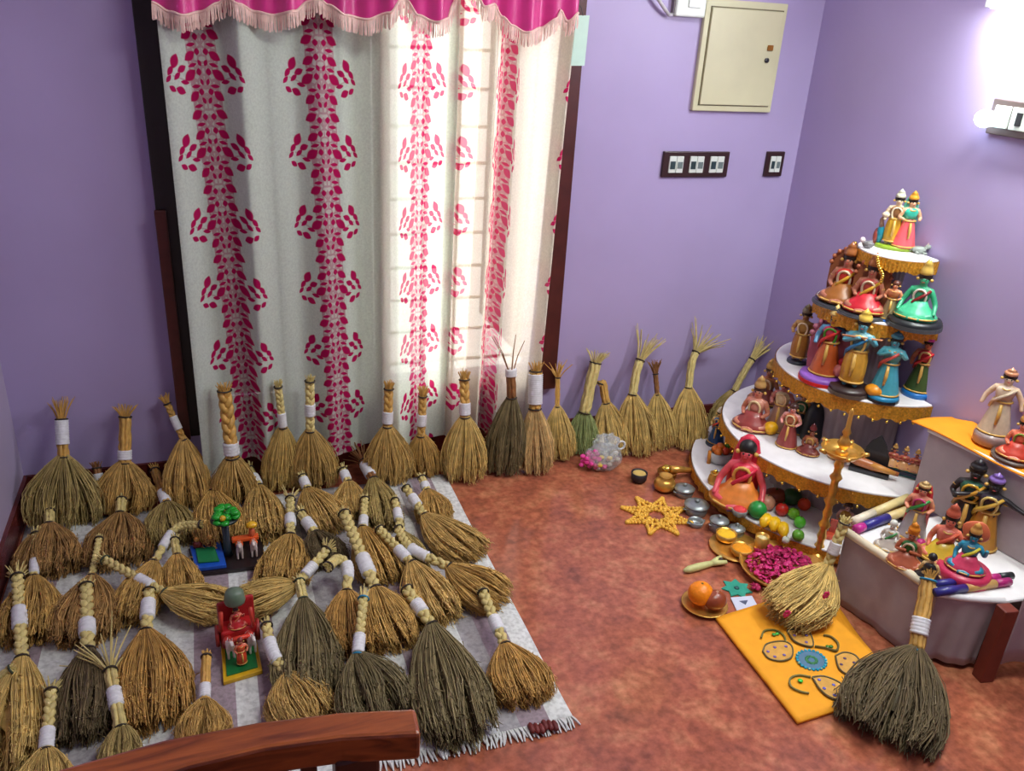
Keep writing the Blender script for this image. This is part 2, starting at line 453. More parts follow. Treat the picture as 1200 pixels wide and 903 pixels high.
# distribution panel
a = on_wall((825, 0)); c0 = on_wall((808, 129)); c1 = on_wall((899, 132))
pw, ph = c1.x - c0.x, .352
pan = thing('electrical_panel', 'cream metal electrical panel with locked door on the purple wall', 'electrical panel', (c0.x, YB, c0.z))
MB().box(*span(0, pw, -.018, 0, 0, ph)).obj('panel_frame', CREAM, pan, bevel=.003)
dr = MB().box(*span(.022, pw - .018, -.026, -.018, .022, ph - .026)).obj('door', CREAM, pan, bevel=.002)
gm = MB()
for s in ((.0185, pw - .0145, -.0195, -.018, .0185, .0215), (.0185, pw - .0145, -.0195, -.018, ph - .0255, ph - .0215), (.0185, .0215, -.0195, -.018, .0185, ph - .0215), (pw - .0175, pw - .0145, -.0195, -.018, .0185, ph - .0215)):
    gm.box(*span(*s))
gm.obj('door_gap', mat('gap_shadow_brown', (120, 112, 84), .7), pan)
MB().box((pw - .052, -.029, .212), (.022, .006, .018)).obj('latch', mat('brass_latch', (150, 100, 40), .4, .7), dr, bevel=.002)
MB().lathe([(.008, 0), (.008, .006), (.004, .007)], (0, 0, 0), 12, M=Matrix.Rotation(PI / 2, 3, 'X')).obj('keyhole', BLACK, dr, loc=(pw - .058, -.026, .172))
# switch plates
def switch_plate(x0, z0, wd, h, groups, label):
    t = thing('switch_plate', label, 'switch plate', (x0, YB, z0), 'dark switch plates on the back wall')
    MB().box(*span(0, wd, -.012, 0, 0, h)).obj('plate', DARKPLATE, t, bevel=.003)
    gw = .058 if groups > 1 else .046
    pitch = (wd - .02) / groups
    for g in range(groups):
        cx = .01 + pitch * (g + .5)
        for q, dx in enumerate((-gw / 4, gw / 4)):
            s = MB().box((cx + dx, -.014, h / 2), (gw / 2 - .002, .006, h * .64)).obj('switch_module', WHITE, t, bevel=.0015)
            MB().box((cx + dx, -.0175, h / 2 - .002), (gw / 2 - .010, .003, h * (.30 if q == 0 else .26))).obj('rocker', mat('dark_teal_switch', (40, 62, 66), .3) if q == 0 else mat('grey_switch', (110, 126, 126), .3), s)
    return t
p0 = on_wall((773, 207))
switch_plate(p0.x, p0.z, .267, .089, 3, 'long dark switch plate with three pairs of white switches below the panel')
p0 = on_wall((893, 206))
switch_plate(p0.x, p0.z, .076, .089, 1, 'small square dark switch plate nearest the room corner')
# white bell unit with its cable
q0 = on_wall((790, 19))
bell = thing('door_bell', 'white wall unit with grey cable left of the cream electrical panel', 'wall unit', (q0.x, YB, q0.z))
MB().box(*span(-.012, .098, -.03, 0, 0, .14)).obj('housing', WHITE, bell, bevel=.006)
MB().box(*span(.03, .075, -.036, -.03, .028, .09)).obj('button', mat('pale_button', (236, 246, 242), .3), bell, bevel=.003)
MB().box(*span(-.016, -.012, -.02, 0, .01, .14)).obj('side_clip', mat('grey_clip', (120, 110, 112), .4), bell)
MB().tube([(.0, -.008, .006), (-.03, -.018, .003), (-.06, -.03, .025), (-.10, -.03, .065), (-.15, -.02, .13)], .006, 8).obj('cable', mat('grey_cable', (196, 192, 196), .4), bell, True)
# tube light on right wall, its end in view
tubeZ = 1.600
tl = thing('tube_light', 'white fluorescent tube glowing high on the right wall', 'lamp', (XR, 1.91, tubeZ))
MB().box(*span(-.03, 0, -.62, 0, .012, .05)).obj('batten', WHITE, tl, bevel=.003)
MB().tube([(-.068, -.02, 0), (-.068, -.60, 0)], .013, 12).obj('tube', emit('tube_glow', (246, 252, 246), TUBE_POWER), tl, True)
for y in (-.01, -.61): MB().box((-.052, y, .01), (.05, .02, .04)).obj('lamp_holder', WHITE, tl, bevel=.002)
# switch board on right wall with night lamp
b0 = onx(1168, 117, XR); b1 = onx(1160, 158, XR)
yb0 = (b0.y + b1.y) / 2
sb = thing('switch_board', 'dark switch board with white switches and a lit night lamp on the right wall', 'switch board', (XR, yb0, b1.z + .004))
MB().box(*span(-.016, 0, -.26, 0, 0, .092)).obj('plate', mat('grey_brown_plate', (92, 78, 76), .35), sb, bevel=.003)
for k in range(4):
    s = MB().box((-.018, -.042 - .056 * k, .048), (.006, .050, .058)).obj('switch_module', mat('pale_switch', (214, 226, 214), .3), sb, bevel=.002)
    MB().box((-.022, -.045 - .056 * k, .048), (.004, .018, .034)).obj('rocker', WHITE if k != 1 else BLACK, s, bevel=.001)
nl = tag(MB().ball((0, 0, 0), .024, 16, 10, (1.25, 1, 1)).obj('night_lamp', emit('night_lamp_glow', (214, 240, 255), 12.0), None, True), 'small glowing white bulb plugged in the right wall switch board', 'lamp')
nl.location = (XR - .042, yb0 - .012, b1.z + .044)

# ------------------------------------------------------------------ woven mat
mx0, mx1, my0, my1 = XL + .02, .702, 1.335, 2.50
def mat_cloth():
    m = bpy.data.materials.new('striped_mat_weave'); m.use_nodes = True
    nt = m.node_tree; N = nt.nodes; L = nt.links; b = N['Principled BSDF']
    tc = N.new('ShaderNodeTexCoord'); sp = N.new('ShaderNodeSeparateXYZ'); L.new(tc.outputs['Object'], sp.inputs[0])
    mr = N.new('ShaderNodeMapRange'); mr.inputs['From Min'].default_value = 0; mr.inputs['From Max'].default_value = mx1 - mx0
    L.new(sp.outputs['X'], mr.inputs[0])
    rp = N.new('ShaderNodeValToRGB'); rp.color_ramp.interpolation = 'CONSTANT'
    W_ = (*lin((226, 228, 226)), 1); Mv = (*lin((164, 146, 155)), 1); G_ = (*lin((176, 172, 176)), 1)
    e = rp.color_ramp.elements
    e[0].position = 0; e[0].color = W_
    e[1].position = .05; e[1].color = Mv
    for p, c in ((.09, W_), (.15, G_), (.28, W_), (.36, Mv), (.43, W_), (.47, Mv), (.51, W_), (.60, G_), (.70, W_), (.74, Mv), (.79, W_), (.86, G_), (.90, Mv), (.955, W_)):
        k = e.new(p); k.color = c
    L.new(mr.outputs[0], rp.inputs[0])
    wv = N.new('ShaderNodeTexNoise'); wv.inputs['Scale'].default_value = 90; wv.inputs['Detail'].default_value = 3
    L.new(tc.outputs['Object'], wv.inputs['Vector'])
    r2 = N.new('ShaderNodeValToRGB'); r2.color_ramp.elements[0].position = .35; r2.color_ramp.elements[0].color = (.72, .72, .72, 1); r2.color_ramp.elements[1].position = .6
    L.new(wv.outputs['Fac'], r2.inputs[0])
    mx = N.new('ShaderNodeMix'); mx.data_type = 'RGBA'; mx.blend_type = 'MULTIPLY'; mx.inputs[0].default_value = 1
    L.new(rp.outputs[0], mx.inputs[6]); L.new(r2.outputs[0], mx.inputs[7]); L.new(mx.outputs[2], b.inputs['Base Color'])
    bp = N.new('ShaderNodeBump'); bp.inputs['Strength'].default_value = .4; bp.inputs['Distance'].default_value = .004
    L.new(wv.outputs['Fac'], bp.inputs['Height']); L.new(bp.outputs[0], b.inputs['Normal'])
    b.inputs['Roughness'].default_value = .9
    return m
rug = thing('floor_mat', 'white and mauve striped woven mat under the pile of brooms', 'mat', (mx0, my0, 0))
nu, nv = 60, 50
gx, gy = np.meshgrid(np.linspace(0, mx1 - mx0, nu), np.linspace(0, my1 - my0, nv))
H_ = .007 + .0025 * np.sin(gx * 17 + gy * 5) * np.sin(gy * 13)
top = np.stack([gx, gy, H_], -1); bot = np.stack([gx, gy, np.full_like(gx, .001)], -1)
me = grid_mesh('weave', top)
wo = link('weave', me, mat_cloth(), rug, True)
so = wo.modifiers.new('thick', 'SOLIDIFY'); so.thickness = .005; so.offset = -1
fm = MB()
for i in range(230):
    x = (mx1 - mx0) * (i + .5) / 230; l = .024 + rng.uniform(0, .014); dx = rng.uniform(-.012, .012)
    fm.tube([(x, .002, .006), (x + dx * .4, -l * .5, .006 + rng.uniform(0, .004)), (x + dx, -l, .003)], [.0032, .0034, .0018], 4)
stuff(fm.obj('fringe', mat('white_mat_fringe', (205, 206, 204), .9, 0, .1, 40, island=.1), rug))
fm = MB()
for i in range(6): fm.ball((1.20 + .011 * i, -.012 - .004 * (i % 3), .014), .011, 8, 6, (.7, 1.5, .7))
fm.obj('tassel', mat('maroon_tassel', (104, 34, 30), .6, 0, .2), rug, True)

# ------------------------------------------------------------------ straw brooms
STRAW = {
    'gold': (200, 160, 88), 'amber': (192, 148, 78), 'tan': (204, 168, 98), 'ytan': (212, 180, 106),
    'olive': (174, 152, 92), 'dark': (124, 110, 74), 'black': (106, 90, 60), 'green': (150, 162, 102), 'brown': (174, 134, 78), 'pink': (210, 176, 118)}
def straw(k):
    return mat('straw_' + k, STRAW[k], .65, 0, .22, 40, island=.30)
PALE = mat('pale_straw', (206, 188, 122), .6, 0, .18, 60, island=.15)
GOLDST = mat('golden_straw', (196, 152, 76), .6, 0, .2, 60, island=.15)
BROWNST = mat('brown_straw', (138, 92, 50), .65, 0, .2, 60, island=.2)
CORDG = mat('green_cord', (56, 66, 46), .7)
CORDB = mat('blue_cord', (30, 130, 170), .5)
CORDK = mat('dark_cord', (50, 40, 32), .7)

def head_mesh(P0, P1, side, nrm, r0, hw, th, n, lie, floor_z=.011, K=7, dome=.16, bend=0.0, clump=.55):
    rs = np.random.default_rng(abs(hash((round(P0.x, 3), round(P0.y, 3), round(hw, 3)))) % 2**31)
    P0 = np.array(P0); P1 = np.array(P1); side = np.array(side); nrm = np.array(nrm)
    ax = P1 - P0; Ln = np.linalg.norm(ax); ax = ax / Ln
    t = np.linspace(0, 1, K)
    r_ = np.where(rs.random(n) < .6, rs.random(n) ** .25, rs.random(n) ** .5) * .97 + .03; an = rs.random(n) * 2 * PI
    u = np.sign(np.cos(an)) * np.abs(np.cos(an)) ** .8 * r_; v = np.sin(an) * r_
    # clumps
    nc = 26
    cu = rs.uniform(-1, 1, nc); cv = rs.uniform(-1, 1, nc)
    own = np.argmin((u[:, None] - cu) ** 2 * 2 + (v[:, None] - cv) ** 2, 1)
    ph = rs.random(nc) * 2 * PI; amp = rs.uniform(.02, .10, nc)
    fan = np.clip(np.sin(np.minimum(t * 1.18, 1) * PI / 2), 0, 1) ** 0.95
    fan = fan * (1 - .10 * np.clip((t - .8) / .2, 0, 1))
    thk = np.sin(np.minimum(t * 1.3, 1) * PI / 2)
    pull = clump * t ** 1.5
    U = u[:, None] * (1 - pull) + cu[own][:, None] * pull
    Vv = v[:, None] * (1 - pull * .5) + cv[own][:, None] * pull * .5
    lat = U * (r0 + (hw - r0) * fan) + hw * (amp[own][:, None] * np.sin(5 * t[None] + ph[own][:, None]) * t + rs.normal(0, .05, (n, 1)) * t + rs.normal(0, .03, (n, K)) * t)
    off = Vv * (r0 + (th - r0) * thk) + rs.normal(0, .04, (n, K)) * th * t
    lng = Ln * t[None] * (1 - dome * u[:, None] ** 2 - rs.random((n, 1)) * .20 + .06)
    if lie:
        sag = -0.018 * np.sin(PI * t)[None] * 0
        off = off + sag
    lat = lat + bend * np.sin(PI * t)[None]
    C = P0 + lng[..., None] * ax + lat[..., None] * side + off[..., None] * nrm
    C[..., 2] = np.maximum(C[..., 2], floor_z + rs.random((n, 1)) * .004)
    wd = (.0011 + .0008 * rs.random((n, 1))) * (.75 + .85 * t[None]) * (1 - .55 * (t[None] > .99))
    wd = wd * (Ln / .28) ** .5
    a0 = rs.random(n) * 2 * PI
    C0 = C
    V = np.zeros((n, K, 3, 3))
    for q in range(3):
        a = a0 + q * 2 * PI / 3
        V[:, :, q] = C + (np.cos(a)[:, None, None] * side + np.sin(a)[:, None, None] * nrm) * wd[..., None]
    idx = np.arange(n * K * 3).reshape(n, K, 3)
    Q = []
    for q in range(3):
        q2 = (q + 1) % 3
        Q.append(np.stack([idx[:, :-1, q], idx[:, :-1, q2], idx[:, 1:, q2], idx[:, 1:, q]], -1).reshape(-1, 4))
    Q = np.concatenate(Q); V = V.reshape(-1, 3)
    # loose grain husks hanging along the outer part of the strands
    ng = int(n * 3.6)
    si = rs.integers(0, n, ng); tt = np.clip(1 - np.abs(rs.normal(0, .32, ng)), .12, .995) * (K - 1)
    ki = np.minimum(tt.astype(int), K - 2); fr_ = (tt - ki)[:, None]
    gp = C0[si, ki] * (1 - fr_) + C0[si, ki + 1] * fr_ + rs.normal(0, .0036, (ng, 3))
    gd = ax + rs.normal(0, .42, (ng, 3)); gd /= np.linalg.norm(gd, axis=1)[:, None]
    gl = (.007 + .011 * rs.random(ng)) * (Ln / .28) ** .5
    gs = np.cross(gd, rs.normal(0, 1, (ng, 3))); gs /= np.linalg.norm(gs, axis=1)[:, None]; gn = np.cross(gd, gs)
    G = np.zeros((ng, 2, 3, 3)); gw = .0017 * (Ln / .28) ** .5
    for q in range(3):
        o_ = gs * math.cos(q * 2.094) + gn * math.sin(q * 2.094)
        G[:, 0, q] = gp + o_ * gw; G[:, 1, q] = gp + gd * gl[:, None] + o_ * gw * .25
    G[..., 2] = np.maximum(G[..., 2], floor_z - .003)
    gi = len(V) + np.arange(ng * 6).reshape(ng, 2, 3)
    GQ = [np.stack([gi[:, 0, q], gi[:, 0, (q + 1) % 3], gi[:, 1, (q + 1) % 3], gi[:, 1, q]], -1) for q in range(3)]
    V = np.concatenate([V, G.reshape(-1, 3)]); Q = np.concatenate([Q] + GQ)
    # solid core
    tc = np.linspace(0, .74, 8); nn = 14
    fc = np.interp(tc, t, fan); kc = np.interp(tc, t, thk)
    aa = np.linspace(0, 2 * PI, nn, endpoint=False)
    end = np.array([1, 1, 1, 1, 1, 1, .93, .55])
    CC = P0 + (tc[:, None] * Ln * (1 - .12 * np.cos(aa) ** 2))[..., None] * ax + (((r0 + (hw - r0) * fc) * .66 * end)[:, None] * np.cos(aa) + (bend * np.sin(PI * tc))[:, None])[..., None] * side + (((r0 + (th - r0) * kc) * .46 * end)[:, None] * np.sin(aa))[..., None] * nrm
    CC[..., 2] = np.maximum(CC[..., 2], floor_z - .002)
    base = len(V); ci = base + np.arange(8 * nn).reshape(8, nn)
    cq = np.stack([ci[:-1], np.roll(ci, -1, 1)[:-1], np.roll(ci, -1, 1)[1:], ci[1:]], -1).reshape(-1, 4)
    V = np.concatenate([V, CC.reshape(-1, 3)])
    Q = np.concatenate([Q, cq])
    return V, Q
def catmull(pts, n):
    pts = [Vector(p) for p in pts]
    if len(pts) == 2: return [pts[0].lerp(pts[1], i / (n - 1)) for i in range(n)]
    ext = [pts[0] * 2 - pts[1]] + pts + [pts[-1] * 2 - pts[-2]]
    out = []; S = len(pts) - 1
    for i in range(n):
        x = i / (n - 1) * S; k = min(int(x), S - 1); t = x - k
        a, b, c, d = ext[k:k + 4]
        out.append(.5 * ((2 * b) + (c - a) * t + (2 * a - 5 * b + 4 * c - d) * t * t + (3 * b - a - 3 * c + d) * t ** 3))
    return out
def broom(label, tip, neck, bot, hw, tone, mode='lie', hr=6, style='braid', bands=((.62, .16),), tuft=.14, spread=.35, mids=(), group=None, n=430, hm=None, cord=None, zl=(.075, .055, .024), plane=2.63, dome=.14, pts=None, bend=0.0, clump=.55, tn=26):
    if pts:
        T, Nk, B = [Vector(p) for p in pts]; mid = [Vector(p) for p in mids]
    elif mode == 'wall':
        B = onz(bot[0], bot[1], .005); T = ony(tip[0], tip[1], plane)
        Lp = math.hypot(tip[0] - bot[0], tip[1] - bot[1])
        def atp(p):
            f = math.hypot(p[0] - bot[0], p[1] - bot[1]) / Lp
            return ony(p[0], p[1], B.y + (T.y - B.y) * min(1, f ** .8))
        Nk = atp(neck); mid = [atp(p) for p in mids]
        B = B + Vector((0, .012, 0))
    else:
        T = onz(*tip, zl[0]); Nk = onz(*neck, zl[1]); B = onz(*bot, zl[2])
        mid = [onz(*p, zl[0] * (1 - (k + 1) / (len(mids) + 1)) + zl[1] * (k + 1) / (len(mids) + 1)) for k, p in enumerate(mids)]
    t = thing('straw_broom', label, 'broom', (B.x, B.y, 0), group or ('straw brooms leaning at the back wall' if mode == 'wall' else 'straw brooms lying on the mat'))
    O = Vector((B.x, B.y, 0))
    ax = (B - Nk).normalized()
    vdir = (Nk.lerp(B, .5) - CP).normalized()
    if mode == 'lie' and not pts:
        side = ax.cross(Vector((0, 0, 1))).normalized()
    else:
        side = ax.cross(vdir).normalized()
    nrm = side.cross(ax).normalized()
    if nrm.dot(vdir) > 0: nrm = -nrm
    HW = px(B, hw) * 1.12; R0 = px(Nk, hr) * .62
    th = min(HW * .55, .038) if mode == 'lie' else HW * .5
    n = int(n * 1.25)
    V, Q = head_mesh(Nk - O, B - O, side, nrm, R0, HW, th, n, mode == 'lie', dome=dome, bend=px(B, bend), clump=clump)
    me = bpy.data.meshes.new('bristle_head'); fast_mesh(me, V, Q)
    link('bristle_head', me, straw(tone), t)
    # handle
    path = catmull([T - O] + [p - O for p in mid] + [Nk - O + ax * .012], 64)
    k0 = int(tuft * 63)
    hp = path[k0:]; n_h = len(hp)
    Lh = sum((hp[i + 1] - hp[i]).length for i in range(n_h - 1))
    R = px(Nk, hr)
    m = MB()
    hmat = hm or PALE
    if style == 'braid':
        for s in range(3):
            pp = []
            for i, p in enumerate(hp):
                tg = (hp[min(i + 1, n_h - 1)] - hp[max(i - 1, 0)]).normalized()
                sd = tg.cross(vdir).normalized(); nn = sd.cross(tg)
                phs = 2 * PI * (i / (n_h - 1) * Lh / (R * 4.8)) + s * 2 * PI / 3
                pp.append(p + sd * (.5 * R * math.sin(phs)) + nn * (.32 * R * math.sin(2 * phs)))
            m.tube(pp, R * .52, 6)
    else:
        for s in range(7):
            a = s * 2 * PI / 6; rr = 0 if s == 6 else R * .6
            pp = []
            for i, p in enumerate(hp[::4] + [hp[-1]]):
                pp.append(p + side * (rr * math.cos(a)) + nrm * (rr * math.sin(a)) + Vector((rng.uniform(-1, 1), rng.uniform(-1, 1), rng.uniform(-1, 1))) * R * .10)
            m.tube(pp, R * .40, 5)
    m.obj('handle', hmat, t, True)
    for f, l in bands:
        i0 = int(f * 63 - l * 32); i1 = int(f * 63 + l * 32); i0 = max(0, i0); i1 = min(63, max(i1, i0 + 3))
        seg = path[i0:i1 + 1]
        o = MB().tube(seg, [R * 1.14 * (1 + .05 * math.sin(i * 2.3)) for i in range(len(seg))], 12).obj('paper_band', PAPER, t, True)
        lab(o, 'white paper band around the handle')
    cm = cord or CORDK
    for i in (63, max(k0, 1)):
        c = path[i]; tg = (path[min(i + 1, 63)] - path[i - 1]).normalized(); s1 = tg.orthogonal().normalized(); s2 = tg.cross(s1)
        MB().tube([c + (s1 * math.cos(a) + s2 * math.sin(a)) * R * .98 for a in np.linspace(0, 2 * PI, 12, endpoint=False)], .0028, 5, True).obj('tie_cord', cm, t, True)
    # tuft
    if k0 > 0:
        m = MB(); b0 = path[k0]; d = (path[0] - path[k0]); L0 = d.length; d.normalize()
        s1 = d.orthogonal().normalized(); s2 = d.cross(s1)
        for k in range(tn):
            a = rng.uniform(0, 2 * PI); q = math.sqrt(rng.random()); l = L0 * rng.uniform(.75, 1.12)
            dr_ = s1 * math.cos(a) + s2 * math.sin(a)
            m.tube([b0 + dr_ * R * .7 * q, b0 + d * l * .5 + dr_ * (R * .8 * q + spread * l * .4 * q), b0 + d * l + dr_ * (R * q + spread * l * q)], [.0022, .0020, .0012], 4)
        m.obj('tuft', hmat, t)
    return t
GW = 'straw brooms leaning at the back wall'; GC = 'straw brooms standing against the curtain'
# back row, left wall to window
broom('tan straw broom in the far left corner with flared tuft and long white wrap', (71, 467), (74, 531), (75, 622), 38, 'olive', 'wall', 6.5, 'stalk', ((.58, .42),), .36, .45, hm=GOLDST)
broom('golden straw broom second from the left corner, spiky tuft, white band low', (147, 474), (146, 538), (145, 604), 31, 'gold', 'wall', 7, 'stalk', ((.86, .16),), .22, .7, hm=GOLDST)
broom('thin-handled broom beside the dark window post, white band on its slanted neck', (191, 462), (215, 511), (221, 599), 24, 'gold', 'wall', 4, 'braid', ((.62, .28),), .22, .4, hm=GOLDST)
broom('broom with thick braided handle before the left edge of the curtain', (262, 449), (272, 532), (276, 592), 24, 'tan', 'wall', 8, 'braid', ((.88, .15),), .10, .3, plane=2.53, group=GC, hm=GOLDST)
broom('half-hidden small dark-tied broom between the two brooms of the left corner', (112, 541), (116, 562), (120, 604), 14, 'brown', 'wall', 5, 'stalk', ((.7, .3),), .3, .3, n=260, hm=BROWNST, plane=2.60)
broom('slim thin-braided broom before plain white curtain, left of the second leaf stripe', (325, 446), (332, 497), (328, 574), 20, 'ytan', 'wall', 4.5, 'braid', ((.84, .28),), .14, .2, plane=2.53, group=GC)
broom('golden broom standing on the second pink leaf stripe with mid-handle white band', (363, 440), (363, 501), (371, 571), 25, 'tan', 'wall', 5.5, 'braid', ((.62, .2),), .10, .2, plane=2.53, group=GC)
broom('tall broom before the third leaf stripe, brown knob tip and white band at neck', (456, 446), (454, 496), (457, 567), 25, 'tan', 'wall', 5.5, 'braid', ((.80, .26),), .18, .2, plane=2.53, group=GC, hm=GOLDST)
broom('short amber broom between two taller ones at the bright part of the curtain', (496, 453), (493, 507), (498, 558), 19, 'gold', 'wall', 5, 'braid', ((.68, .22),), .2, .3, plane=2.53, group=GC, hm=GOLDST)
broom('wide yellow broom right of the mat corner with white band and reddish tip', (544, 434), (545, 485), (544, 564), 25, 'ytan', 'wall', 6, 'braid', ((.82, .26),), .2, .2, plane=2.53, group=GC, hm=GOLDST)
broom('dark olive broom with a thin sprig tip before the glowing curtain', (598, 392), (600, 462), (589, 556), 21, 'dark', 'wall', 6, 'stalk', ((.60, .10),),   .56, .5, tn=4, plane=2.53, group=GC, hm=BROWNST)
broom('pale broom with long white wrapped handle at the right edge of the curtain', (628, 424), (627, 475), (629, 555), 19, 'pink', 'wall', 7.5, 'stalk', ((.58, .62),), .2, .25, plane=2.53, group=GC, hm=GOLDST)
broom('yellow broom with thin neck and wispy brown top below the window post', (654, 424), (653, 473), (659, 539), 17, 'ytan', 'wall', 3, 'stalk', (), .36, 1.0, hm=GOLDST, n=360)
broom('greenish broom with thick pale stalks behind the plastic bag', (701, 411), (685, 480), (682, 532), 17, 'green', 'wall', 7, 'stalk', (), .2, .6, n=360)
broom('tan broom with bent-over handle tip, right of the greenish broom', (702, 452), (710, 469), (722, 534), 20, 'ytan', 'wall', 5, 'stalk', (), .2, .3, mids=((706, 448),), n=360, hm=GOLDST)
broom('tall tan broom with ragged leaning tuft at the middle of the bare purple wall', (764, 392), (741, 459), (749, 534), 22, 'ytan', 'wall', 5.5, 'stalk', (), .42, .5, mids=((748, 428),), n=380, hm=PALE)
broom('short broom with brown spiky tip between two tall-handled brooms on the purple wall', (767, 422), (770, 459), (775, 526), 18, 'ytan', 'wall', 3, 'stalk', (), .4, .4, n=360, hm=BROWNST)
broom('tall broom whose pale tuft fans out widest against the purple wall', (832, 388), (807, 451), (808, 526), 21, 'ytan', 'wall', 4.5, 'stalk', (), .42, .8, mids=((813, 418),), n=380)
broom('small broom leaning right toward the room corner behind the stepped stand', (898, 400), (861, 455), (846, 512), 18, 'olive', 'wall', 4, 'stalk', (), .42, .3, mids=((878, 426),), n=340)
# second row on the mat
broom('golden brown broom fan lying beneath the spiky-tufted wall broom', (143, 582), (141, 600), (137, 662), 37, 'brown', 'lie', 6, 'stalk', (), .2, .3, zl=(.07, .06, .03))
broom('tan dome-headed broom with stubby brown handle below the thin-handled wall broom', (180, 547), (195, 588), (203, 638), 30, 'olive', 'lie', 5.5, 'stalk', ((.82, .24),), .12, .2, hm=GOLDST)
broom('golden broom lying right behind the green toy tree, short white band', (246, 547), (250, 574), (262, 642), 30, 'gold', 'lie', 6, 'stalk', ((.55, .4),), .2, .4)
broom('brown dusky broom fan against the left wall skirting behind the corner handles', (58, 596), (58, 612), (55, 674), 34, 'brown', 'lie', 6, 'stalk', (), .2, .3, zl=(.08, .07, .03))
broom('broom lying left edge of mat, thin pale handle with cord and white band', (42, 620), (40, 673), (34, 752), 34, 'gold', 'lie', 5, 'braid', ((.80, .24),), .12, .2)
broom('brown broom behind the dark-headed one at left, its thin pale handle upright', (117, 627), (108, 672), (96, 754), 36, 'brown', 'lie', 4.5, 'braid', (), .1, .2)
broom('small tan broom with a bent handle pointing at the blue toy', (238, 614), (182, 655), (152, 728), 26, 'gold', 'lie', 5, 'braid', ((.72, .2),), .06, .2, mids=((206, 619),), zl=(.10, .07, .03))
broom('narrow golden cone broom just left of the blue toy board', (204, 628), (207, 648), (213, 700), 23, 'gold', 'lie', 5, 'stalk', (), .2, .2, zl=(.08, .075, .03))
broom('tan broom behind the horse toy, white band at its short neck', (290, 545), (303, 568), (313, 632), 25, 'tan', 'lie', 5.5, 'stalk', ((.7, .34),), .2, .3)
broom('tan broom slanting down right below the golden broom on the second leaf stripe', (353, 555), (359, 571), (392, 622), 27, 'tan', 'lie', 5, 'stalk', ((.6, .5),), .2, .3)
broom('small round tan broom with short handle in the second row, middle of mat', (400, 546), (408, 563), (411, 606), 20, 'tan', 'lie', 5, 'stalk', ((.6, .4),), .25, .4)
broom('dull olive broom with wispy reddish tuft below the tall knob-tipped broom', (419, 528), (437, 560), (450, 620), 23, 'olive', 'lie', 6, 'stalk', ((.66, .34),), .4, .6, hm=BROWNST)
broom('round golden broom nearest the far right corner of the mat', (493, 556), (500, 573), (511, 613), 21, 'gold', 'lie', 5, 'stalk', ((.7, .3),), .2, .3)
broom('long golden broom sweeping down right along the far right mat edge', (474, 569), (495, 602), (556, 654), 29, 'tan', 'lie', 5.5, 'braid', ((.52, .26),), .08, .2)
broom('slim braided broom with white band pointing straight up, right part of the pile', (462, 583), (470, 622), (487, 672), 20, 'olive', 'lie', 5, 'braid', ((.5, .24),), .08, .2)
broom('golden broom right of the double-stalk handle with tied tip and white band', (428, 580), (424, 616), (452, 682), 26, 'gold', 'lie', 5, 'braid', ((.82, .26),), .14, .3)
broom('brown-black broom lying behind the bent yellow handle, white band at neck', (349, 596), (368, 622), (386, 662), 25, 'black', 'lie', 6, 'stalk', ((.66, .34),), .2, .3)
broom('golden broom beside the horse toy with frayed top and white band', (340, 577), (341, 625), (330, 686), 32, 'gold', 'lie', 6, 'braid', ((.66, .2),), .16, .7)
broom('tan broom with long banded braid reaching down toward the right edge', (443, 618), (481, 657), (519, 728), 30, 'tan', 'lie', 6, 'braid', ((.74, .24),), .06, .2, zl=(.08, .065, .03))
broom('golden broom at the right mat border whose braid curves down to the right', (465, 617), (523, 662), (588, 706), 31, 'gold', 'lie', 6, 'braid', ((.62, .24),), .05, .2, mids=((482, 642),), zl=(.08, .065, .03))
broom('broom lying sideways with head toward left, frayed handle tip at right, centre', (388, 638), (352, 684), (282, 708), 25, 'ytan', 'lie', 6, 'braid', ((.64, .24),), .14, .8, zl=(.10, .07, .035))
broom('broom with double-stalk thick handle at the centre of the pile', (402, 598), (439, 687), (467, 758), 34, 'gold', 'lie', 8, 'braid', ((.72, .18),), .06, .2, zl=(.10, .07, .03))
broom('golden broom with handle folded over into a hook, centre of the pile', (383, 665), (406, 690), (413, 766), 35, 'amber', 'lie', 6.5, 'braid', ((.72, .22),), .04, .2, mids=((396, 655), (407, 664)), zl=(.11, .07, .03))
broom('large dark broom with green-tied neck left of the blue-tied broom', (350, 676), (355, 699), (366, 818), 40, 'dark', 'lie', 6, 'stalk', (), .2, .3, cord=CORDG, zl=(.085, .07, .03), n=520)
broom('dark olive broom with bright blue cord at its handle tip', (427, 690), (417, 763), (450, 842), 44, 'dark', 'lie', 6.5, 'braid', ((.85, .26),), .17, .2, cord=CORDB, zl=(.125, .095, .03), n=560)
broom('largest dark green-brown broom at the front right of the mat', (475, 688), (505, 729), (542, 866), 46, 'dark', 'lie', 7.5, 'braid', ((.55, .26),), .06, .3, n=620, zl=(.08, .06, .03))
broom('golden broom at the front right mat corner beside the fringe', (565, 691), (590, 752), (622, 824), 36, 'amber', 'lie', 7, 'braid', ((.64, .22),), .05, .3, n=520)
broom('broom lying sideways above the red toy, braid from upper left, head to the right', (116, 652), (188, 693), (262, 714), 25, 'ytan', 'lie', 6, 'braid', ((.72, .2),), .10, .2, zl=(.085, .07, .04), cord=CORDG)
broom('black-brown broom with wide flat braided handle at the left front', (101, 681), (103, 758), (94, 868), 34, 'black', 'lie', 8.5, 'braid', ((.70, .17),), .08, .3, n=520)
broom('large orange-gold broom left of the red toy, white band at its neck', (175, 690), (171, 736), (180, 852), 46, 'amber', 'lie', 7.5, 'braid', ((.50, .36),), .06, .2, n=620)
broom('golden broom at the left frame edge with long braid, band mid-handle', (20, 667), (26, 768), (12, 900), 36, 'ytan', 'lie', 8, 'braid', ((.58, .18),), .10, .5, n=520)
